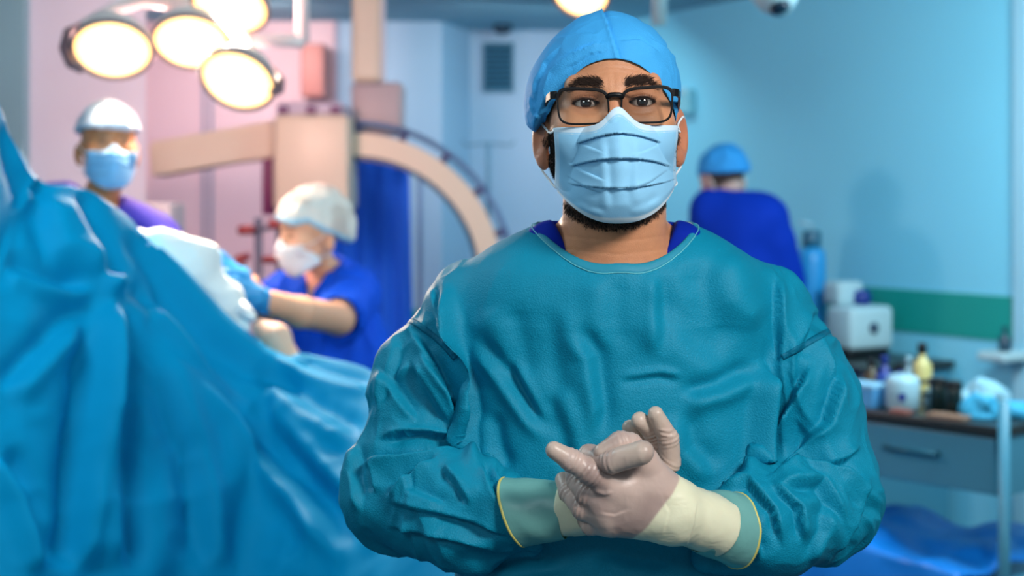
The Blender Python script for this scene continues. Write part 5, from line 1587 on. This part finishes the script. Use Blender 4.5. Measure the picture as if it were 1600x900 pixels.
# ------------------------------------------------------------------ trolley and counter at the right
M_tro = mat('trolley_enamel', (70, 142, 168), 0.4, var=0.03)
M_top = mat('worktop_dark', (34, 44, 46), 0.35, var=0.1, var_scale=20)
TC = P(1562, 668, 4.0)[:2]; TL = P(1320, 637, 4.39)[:2]
td = (TL - TC) / np.linalg.norm(TL - TC); tn = np.array([-td[1], td[0]])
if tn[1] < 0: tn = -tn
TH = 0.893; TLEN, TDEP = 1.10, 0.52
def tp(a, b, z): return (TC[0] + td[0] * a + tn[0] * b, TC[1] + td[1] * a + tn[1] * b, z)
trz = math.atan2(td[1], td[0])
def tbox(a0, a1, b0, b1, z0, z1, bevel=0.0):
    return MB().box(tp((a0 + a1) / 2, (b0 + b1) / 2, (z0 + z1) / 2), (a1 - a0, b1 - b0, z1 - z0), rz=trz, bevel=bevel)
tro = empty('trolley', tp(TLEN / 2, TDEP / 2, 0)); tag(tro, 'pale blue metal trolley with drawer and dark top at the right edge', 'trolley')
tbox(-0.005, TLEN, 0, TDEP, TH - 0.03, TH, 0.004).build('top', M_top, tro)
tbox(0.0, TLEN, 0.03, TDEP - 0.01, TH - 0.20, TH - 0.031).build('body', M_tro, tro)
dr = tbox(0.02, 0.52, 0.008, 0.029, TH - 0.195, TH - 0.036, 0.004).build('drawer', M_tro, tro)
MB().tube([tp(0.20, 0.006, TH - 0.10), tp(0.20, -0.014, TH - 0.10), tp(0.37, -0.014, TH - 0.10), tp(0.37, 0.006, TH - 0.10)], 0.008, 8).build('handle', mat('handle_steel', (30, 96, 116), 0.4, metal=0.3), dr, smooth=True)
dr = tbox(0.54, 1.08, 0.008, 0.029, TH - 0.195, TH - 0.036, 0.004).build('drawer', M_tro, tro)
MB().tube([tp(0.72, 0.006, TH - 0.10), tp(0.72, -0.014, TH - 0.10), tp(0.89, -0.014, TH - 0.10), tp(0.89, 0.006, TH - 0.10)], 0.008, 8).build('handle', MATS['handle_steel'], dr, smooth=True)
for a, b in ((-0.02, -0.012), (-0.02, TDEP - 0.02), (TLEN + 0.02, 0.01), (TLEN + 0.02, TDEP - 0.02)):
    MB().tube([tp(a, b, 0.0), tp(a, b, TH + (0.075 if a < 0 and b < 0.1 else 0.02))], 0.016, 14).build('leg', M_tro, tro, smooth=True)
tbox(-0.01, TLEN, 0.0, TDEP, 0.40, 0.425, 0.004).build('shelf', M_tro, tro)
# blue plastic sheet on the lower shelf, hanging over its front
vs, fs = [], []
NU_, NV_ = 60, 46
for i in range(NU_):
    u = i / (NU_ - 1)
    for j in range(NV_):
        t = j / (NV_ - 1)
        a = 0.06 + 0.62 * u
        lift = 0.09 * math.sin(PI * u) ** 0.6 * max(0.0, 1 - t * 0.8)
        if t < 0.55: b, z = 0.44 - 0.54 * t / 0.55, 0.46 + lift * (0.6 + 0.4 * math.sin(u * 9 + t * 5))
        else: b, z = -0.10 - 0.10 * (t - 0.55), 0.46 + lift * 0.8 - (t - 0.55) * (0.55 + 0.25 * math.sin(u * 5))
        p = np.array(tp(a, b, z))
        k_ = noise3(p[None] * 9, 111)[0]
        vs.append(p + np.array([-tn[0] * 0.02 * k_, -tn[1] * 0.02 * k_, 0.02 * k_ + 0.012]))
for i in range(NU_ - 1):
    for j in range(NV_ - 1): fs.append((i * NV_ + j, i * NV_ + j + 1, (i + 1) * NV_ + j + 1, (i + 1) * NV_ + j))
o = link('plastic_sheet', mesh_np('plastic_sheet', vs, fs), mat('blue_plastic_film', (14, 138, 240), 0.4, spec=0.5, var=0.05)); md = o.modifiers.new('t', 'SOLIDIFY'); md.thickness = 0.002
tag(o, 'crumpled bright blue plastic sheet on the trolley\'s lower shelf', 'sheet')

def at_tro(px, b):
    """place on the trolley top, b metres behind its front edge, in the column px"""
    k = (px - CX) / FPX
    # TC + td*a + tn*b on the ray x = k*y
    a = (k * (TC[1] + tn[1] * b) - (TC[0] + tn[0] * b)) / (td[0] - k * td[1])
    return np.array(tp(a, b, TH))
def bottle(px, b, h, r, glass, capm, label, neck=0.35, cap_h=0.02, group='bottles on the trolley', name='bottle'):
    c = at_tro(px, b)
    e = empty(name, c); tag(e, label, 'bottle', group)
    sh = h * (1 - neck * 0.6)
    MB().lathe([(r * 0.92, 0.0), (r, 0.006), (r, sh * 0.86), (r * 0.75, sh * 0.97), (r * 0.42, sh + h * neck * 0.15), (r * 0.40, h)], c, (0, 0, 1), 20).build('bottle_body', glass, e, smooth=True)
    MB().lathe([(r * 0.5, h), (r * 0.5, h + cap_h), (r * 0.42, h + cap_h + 0.003)], c, (0, 0, 1), 16).build('bottle_cap', capm, e, smooth=True)
    return e
M_navy = mat('navy_plastic', (16, 46, 130), 0.35); M_amber = mat('amber_glass', (64, 52, 24), 0.2); M_wh = mat('white_plastic', (158, 200, 214), 0.4)
M_blk = mat('black_plastic', (14, 20, 24), 0.4); M_yel = mat('yellow_plastic', (196, 186, 120), 0.4)
bottle(1362, 0.30, 0.100, 0.026, M_amber, M_blk, 'amber bottle with black cap at the left of the trolley row')
bottle(1382, 0.32, 0.110, 0.026, M_navy, M_navy, 'dark blue bottle next to the amber bottle on the trolley')
bottle(1405, 0.30, 0.095, 0.022, M_navy, M_blk, 'slim dark blue bottle behind the white tub on the trolley')
bottle(1420, 0.36, 0.110, 0.022, M_wh, M_wh, 'white bottle just left of the tall yellow bottle')
bottle(1441, 0.34, 0.150, 0.030, M_yel, M_blk, 'tall pale yellow bottle with dark pump cap on the trolley', neck=0.25, cap_h=0.03)
bottle(1457, 0.20, 0.070, 0.025, M_wh, M_navy, 'short white bottle with blue cap right of the yellow bottle')
# white tub with handle
c = at_tro(1410, 0.10); e = empty('tub', c); tag(e, 'round white plastic tub with a dark mark at the front of the trolley', 'tub')
MB().lathe([(0.042, 0), (0.050, 0.01), (0.052, 0.085), (0.046, 0.10), (0.030, 0.108)], c, (0, 0, 1), 24).build('tub_body', M_wh, e, smooth=True)
MB().lathe([(0.012, 0), (0.012, 0.004)], c + np.array([0.0 - 0.052 * 0.3, -0.050, 0.045]), (0, -1, 0), 14).build('mark', M_navy, e)
MB().tube([c + np.array([0.05, -0.005, 0.085]), c + np.array([0.085, -0.02, 0.09]), c + np.array([0.085, -0.02, 0.055]), c + np.array([0.055, -0.005, 0.045])], 0.007, 8).build('handle', M_blk, e, smooth=True)
# light blue carton, black cup pair, papers
def carton(px, b, w, d, h, m, name, label, cat, rz=0.0, lidm=None):
    c = at_tro(px, b); e = empty(name, c); tag(e, label, cat)
    MB().box((c[0], c[1], TH + h / 2), (w, d, h), rz=trz + rz, bevel=0.004).build('body', m, e)
    MB().box((c[0], c[1], TH + h - 0.004), (w + 0.004, d + 0.004, 0.012), rz=trz + rz, bevel=0.002).build('lid', lidm or m, e)
    return e
carton(1350, 0.09, 0.13, 0.09, 0.070, mat('sky_carton', (84, 164, 220), 0.6), 'carton', 'light blue carton lying at the left end of the trolley top', 'box', lidm=mat('pale_carton', (140, 196, 226), 0.6))
carton(1388, 0.19, 0.05, 0.05, 0.085, mat('blue_carton', (28, 78, 170), 0.6), 'carton', 'small deep blue carton between the light blue carton and white tub', 'box')
for k_, px in enumerate((1466, 1490)):
    c = at_tro(px, 0.16 - 0.03 * k_); e = empty('jar', c); tag(e, ('black jar left of its twin on the trolley top', 'black jar right of its twin, near the cyan crumpled cloth')[k_], 'jar', 'black jars on the trolley')
    MB().lathe([(0.020, 0), (0.023, 0.005), (0.023, 0.080), (0.021, 0.084)], c, (0, 0, 1), 20).build('jar_body', mat('dark_green_glass', (12, 34, 34), 0.25), e, smooth=True)
    MB().lathe([(0.025, 0.082), (0.025, 0.098), (0.022, 0.101)], c, (0, 0, 1), 20).build('lid', M_blk, e, smooth=True)
c = at_tro(1482, 0.05)
o = MB().box((c[0], c[1], TH + 0.006), (0.12, 0.05, 0.012), rz=trz, bevel=0.003).build('tray', mat('tan_plastic', (150, 120, 100), 0.5)); tag(o, 'flat tan tray at the trolley\'s front edge below the black jars', 'tray')
c = at_tro(1408, 0.03)
o = MB().box((c[0], c[1], TH + 0.006), (0.06, 0.04, 0.012), rz=trz, bevel=0.003).build('packet', mat('rust_plastic', (140, 86, 76), 0.5)); tag(o, 'small rust-brown packet at the trolley edge before the white tub', 'packet')
def lump(px, b, r, name, label, cat, m, seed):
    c = at_tro(px, b)
    def fn(x, y, z): return np.maximum(ell(x, y, z, (c[0], c[1], TH + r[2] * 0.3), r), TH + 0.001 - z)
    v, f, n = surface(fn, c - np.array([r[0] + 0.03, r[1] + 0.03, 0.02]), c + np.array([r[0] + 0.03, r[1] + 0.03, r[2] * 1.6 + 0.03]), 0.006)
    k_ = (0.014 * noise3(v * 22, seed) + 0.008 * (1 - 2 * np.abs(noise3(v * 34, seed + 1)))) * sstep(TH, TH + 0.02, v[:, 2])
    v = v + n * k_[:, None]
    tag(link(name, mesh_np(name, v, f), m), label, cat)
M_cy = mat('cyan_crepe', (50, 160, 200), 0.7, var=0.05)
lump(1532, 0.12, (0.050, 0.045, 0.05), 'crepe_cloth', 'crumpled cyan cloth on the trolley left of its corner post', 'cloth', M_cy, 121)
lump(1540, 0.36, (0.08, 0.05, 0.06), 'gauze', 'pale crumpled gauze behind the cyan cloth on the trolley', 'gauze', mat('pale_gauze', (140, 190, 208), 0.8), 131)
lump(1598, 0.22, (0.05, 0.05, 0.04), 'crepe_cloth', 'crumpled cyan cloth right of the trolley\'s corner post', 'cloth', M_cy, 141)

# counter along the right wall, white analyser on it
ct = empty('wall_counter', (*rw(on_right(1340), 0.26), 0)); tag(ct, 'low counter with dark top standing along the blue wall behind the trolley', 'counter')
t0, t1 = on_right(1215, 0.5), on_right(1352, 0.5)
CT = 0.905
MB().prism([rw(t0, 0.02), rw(t1, 0.02), rw(t1, 0.52), rw(t0, 0.52)], CT - 0.03, CT).build('worktop', M_top, ct)
MB().prism([rw(t0 + 0.02, 0.03), rw(t1 - 0.02, 0.03), rw(t1 - 0.02, 0.49), rw(t0 + 0.02, 0.49)], 0.08, CT - 0.031).build('body', mat('counter_enamel', (70, 140, 165), 0.5), ct)
for i in range(3):
    a, b = t0 + 0.03 + (t1 - t0 - 0.06) * i / 3, t0 + 0.02 + (t1 - t0 - 0.06) * (i + 1) / 3
    d = MB().prism([rw(a, 0.491), rw(b, 0.491), rw(b, 0.506), rw(a, 0.506)], 0.10, CT - 0.05).build('door', mat('counter_door_enamel', (84, 152, 176), 0.5), ct)
    q = rw(b - 0.03, 0.515); MB().tube([(q[0], q[1], 0.62), (q[0], q[1], 0.74)], 0.006, 8).build('handle', M_rail, d, smooth=True)
def cbox(px0, px1, off, dep, z0, z1, name, m, parent, bevel=0.012):
    a, b = rw(on_right(px0, off + dep), off), rw(on_right(px1, off + dep), off)
    cx = (a + b) / 2 + rnor * dep / 2; L = np.linalg.norm(b - a)
    return smooth_by_angle(MB().box((cx[0], cx[1], (z0 + z1) / 2), (L, dep, z1 - z0), rz=math.atan2(rdir[1], rdir[0]), bevel=bevel, seg=3).build(name, m, parent), 0.6)
an = empty('analyser', (*rw(on_right(1330, 0.3), 0.3), CT)); tag(an, 'white boxy laboratory analyser with dark dial on the wall counter', 'machine')
M_an = mat('analyser_plastic', (172, 204, 212), 0.45)
zf = lambda py, Y: CH - (py - HY) / FPX * Y
cbox(1290, 1328, 0.12, 0.22, CT, CT + 0.04, 'foot', M_blk, an)
cbox(1288, 1330, 0.10, 0.24, CT + 0.03, CT + 0.205, 'body', M_an, an, 0.025)
cbox(1284, 1312, 0.14, 0.14, CT + 0.20, CT + 0.30, 'tower', M_an, an, 0.02)
q = rw(on_right(1330, 0.34) + 0.004, 0.22)
MB().lathe([(0.022, -0.01), (0.022, 0.006), (0.012, 0.010)], (q[0], q[1], CT + 0.12), (rdir[0], rdir[1], 0), 18).build('dial', mat('dial_plastic', (40, 64, 90), 0.4), an, smooth=True)
q = rw(on_right(1345, 0.16), 0.16)
MB().lathe([(0.020, 0.0), (0.040, 0.010), (0.044, 0.04), (0.030, 0.065)], (q[0], q[1], CT + 0.20), (0, 0, 1), 18).build('knob', M_navy, an, smooth=True)
# monitor-like blue container and dark flask left of it, by the colleague
dv = empty('canister', (*rw(on_right(1268, 0.22), 0.22), CT)); tag(dv, 'big sky blue canister with dark cap beside the colleague in blue scrubs', 'canister')
q = rw(on_right(1268, 0.22), 0.22)
MB().lathe([(0.055, 0.0), (0.060, 0.01), (0.060, 0.38), (0.055, 0.42), (0.03, 0.44)], (q[0], q[1], CT), (0, 0, 1), 28).build('canister_body', mat('sky_plastic', (36, 150, 214), 0.4), dv, smooth=True)
MB().lathe([(0.035, 0.43), (0.040, 0.435), (0.040, 0.50), (0.034, 0.505)], (q[0], q[1], CT), (0, 0, 1), 24).build('canister_cap', mat('teal_cap', (30, 96, 124), 0.4), dv, smooth=True)
MB().tube([(q[0], q[1], CT + 0.50), (q[0], q[1], CT + 0.53), (q[0] - 0.05, q[1] - 0.02, CT + 0.54)], 0.008, 8).build('nozzle', mat('pale_nozzle', (150, 196, 214), 0.4), dv, smooth=True)
# soap dispenser on the corner at the right edge
sp = empty('soap_shelf', (*rw(on_right(1592), 0.1), 1.0)); tag(sp, 'small white wall shelf with a dark soap pump at the right edge', 'shelf')
q = rw(on_right(1594), 0.085); z_ = zf(556, q[1])
MB().box((q[0], q[1], z_), (0.13, 0.16, 0.035), rz=math.atan2(rdir[1], rdir[0]), bevel=0.010).build('shelf_board', M_an, sp)
MB().lathe([(0.020, 0.0), (0.022, 0.01), (0.022, 0.05), (0.008, 0.06), (0.008, 0.085), (0.016, 0.09)], (q[0], q[1], z_ + 0.018), (0, 0, 1), 16).build('pump', mat('pump_plastic', (20, 60, 80), 0.4), sp, smooth=True)
# white fitting on the right wall behind the surgeon's ear
q = rw(on_right(1078), 0.03); z_ = zf(160, q[1])
fx = empty('wall_fitting', (q[0], q[1], z_)); tag(fx, 'small pale wall fitting beside the surgeon\'s cap on the blue wall', 'wall fitting')
MB().box((q[0], q[1], z_), (0.10, 0.055, 0.13), rz=math.atan2(rdir[1], rdir[0]), bevel=0.012).build('case', mat('intercom_plastic', (120, 190, 205), 0.5), fx)
MB().box((q[0], q[1] - 0.004, z_ + 0.055), (0.075, 0.058, 0.02), rz=math.atan2(rdir[1], rdir[0]), bevel=0.006).build('top_plate', M_an, fx)
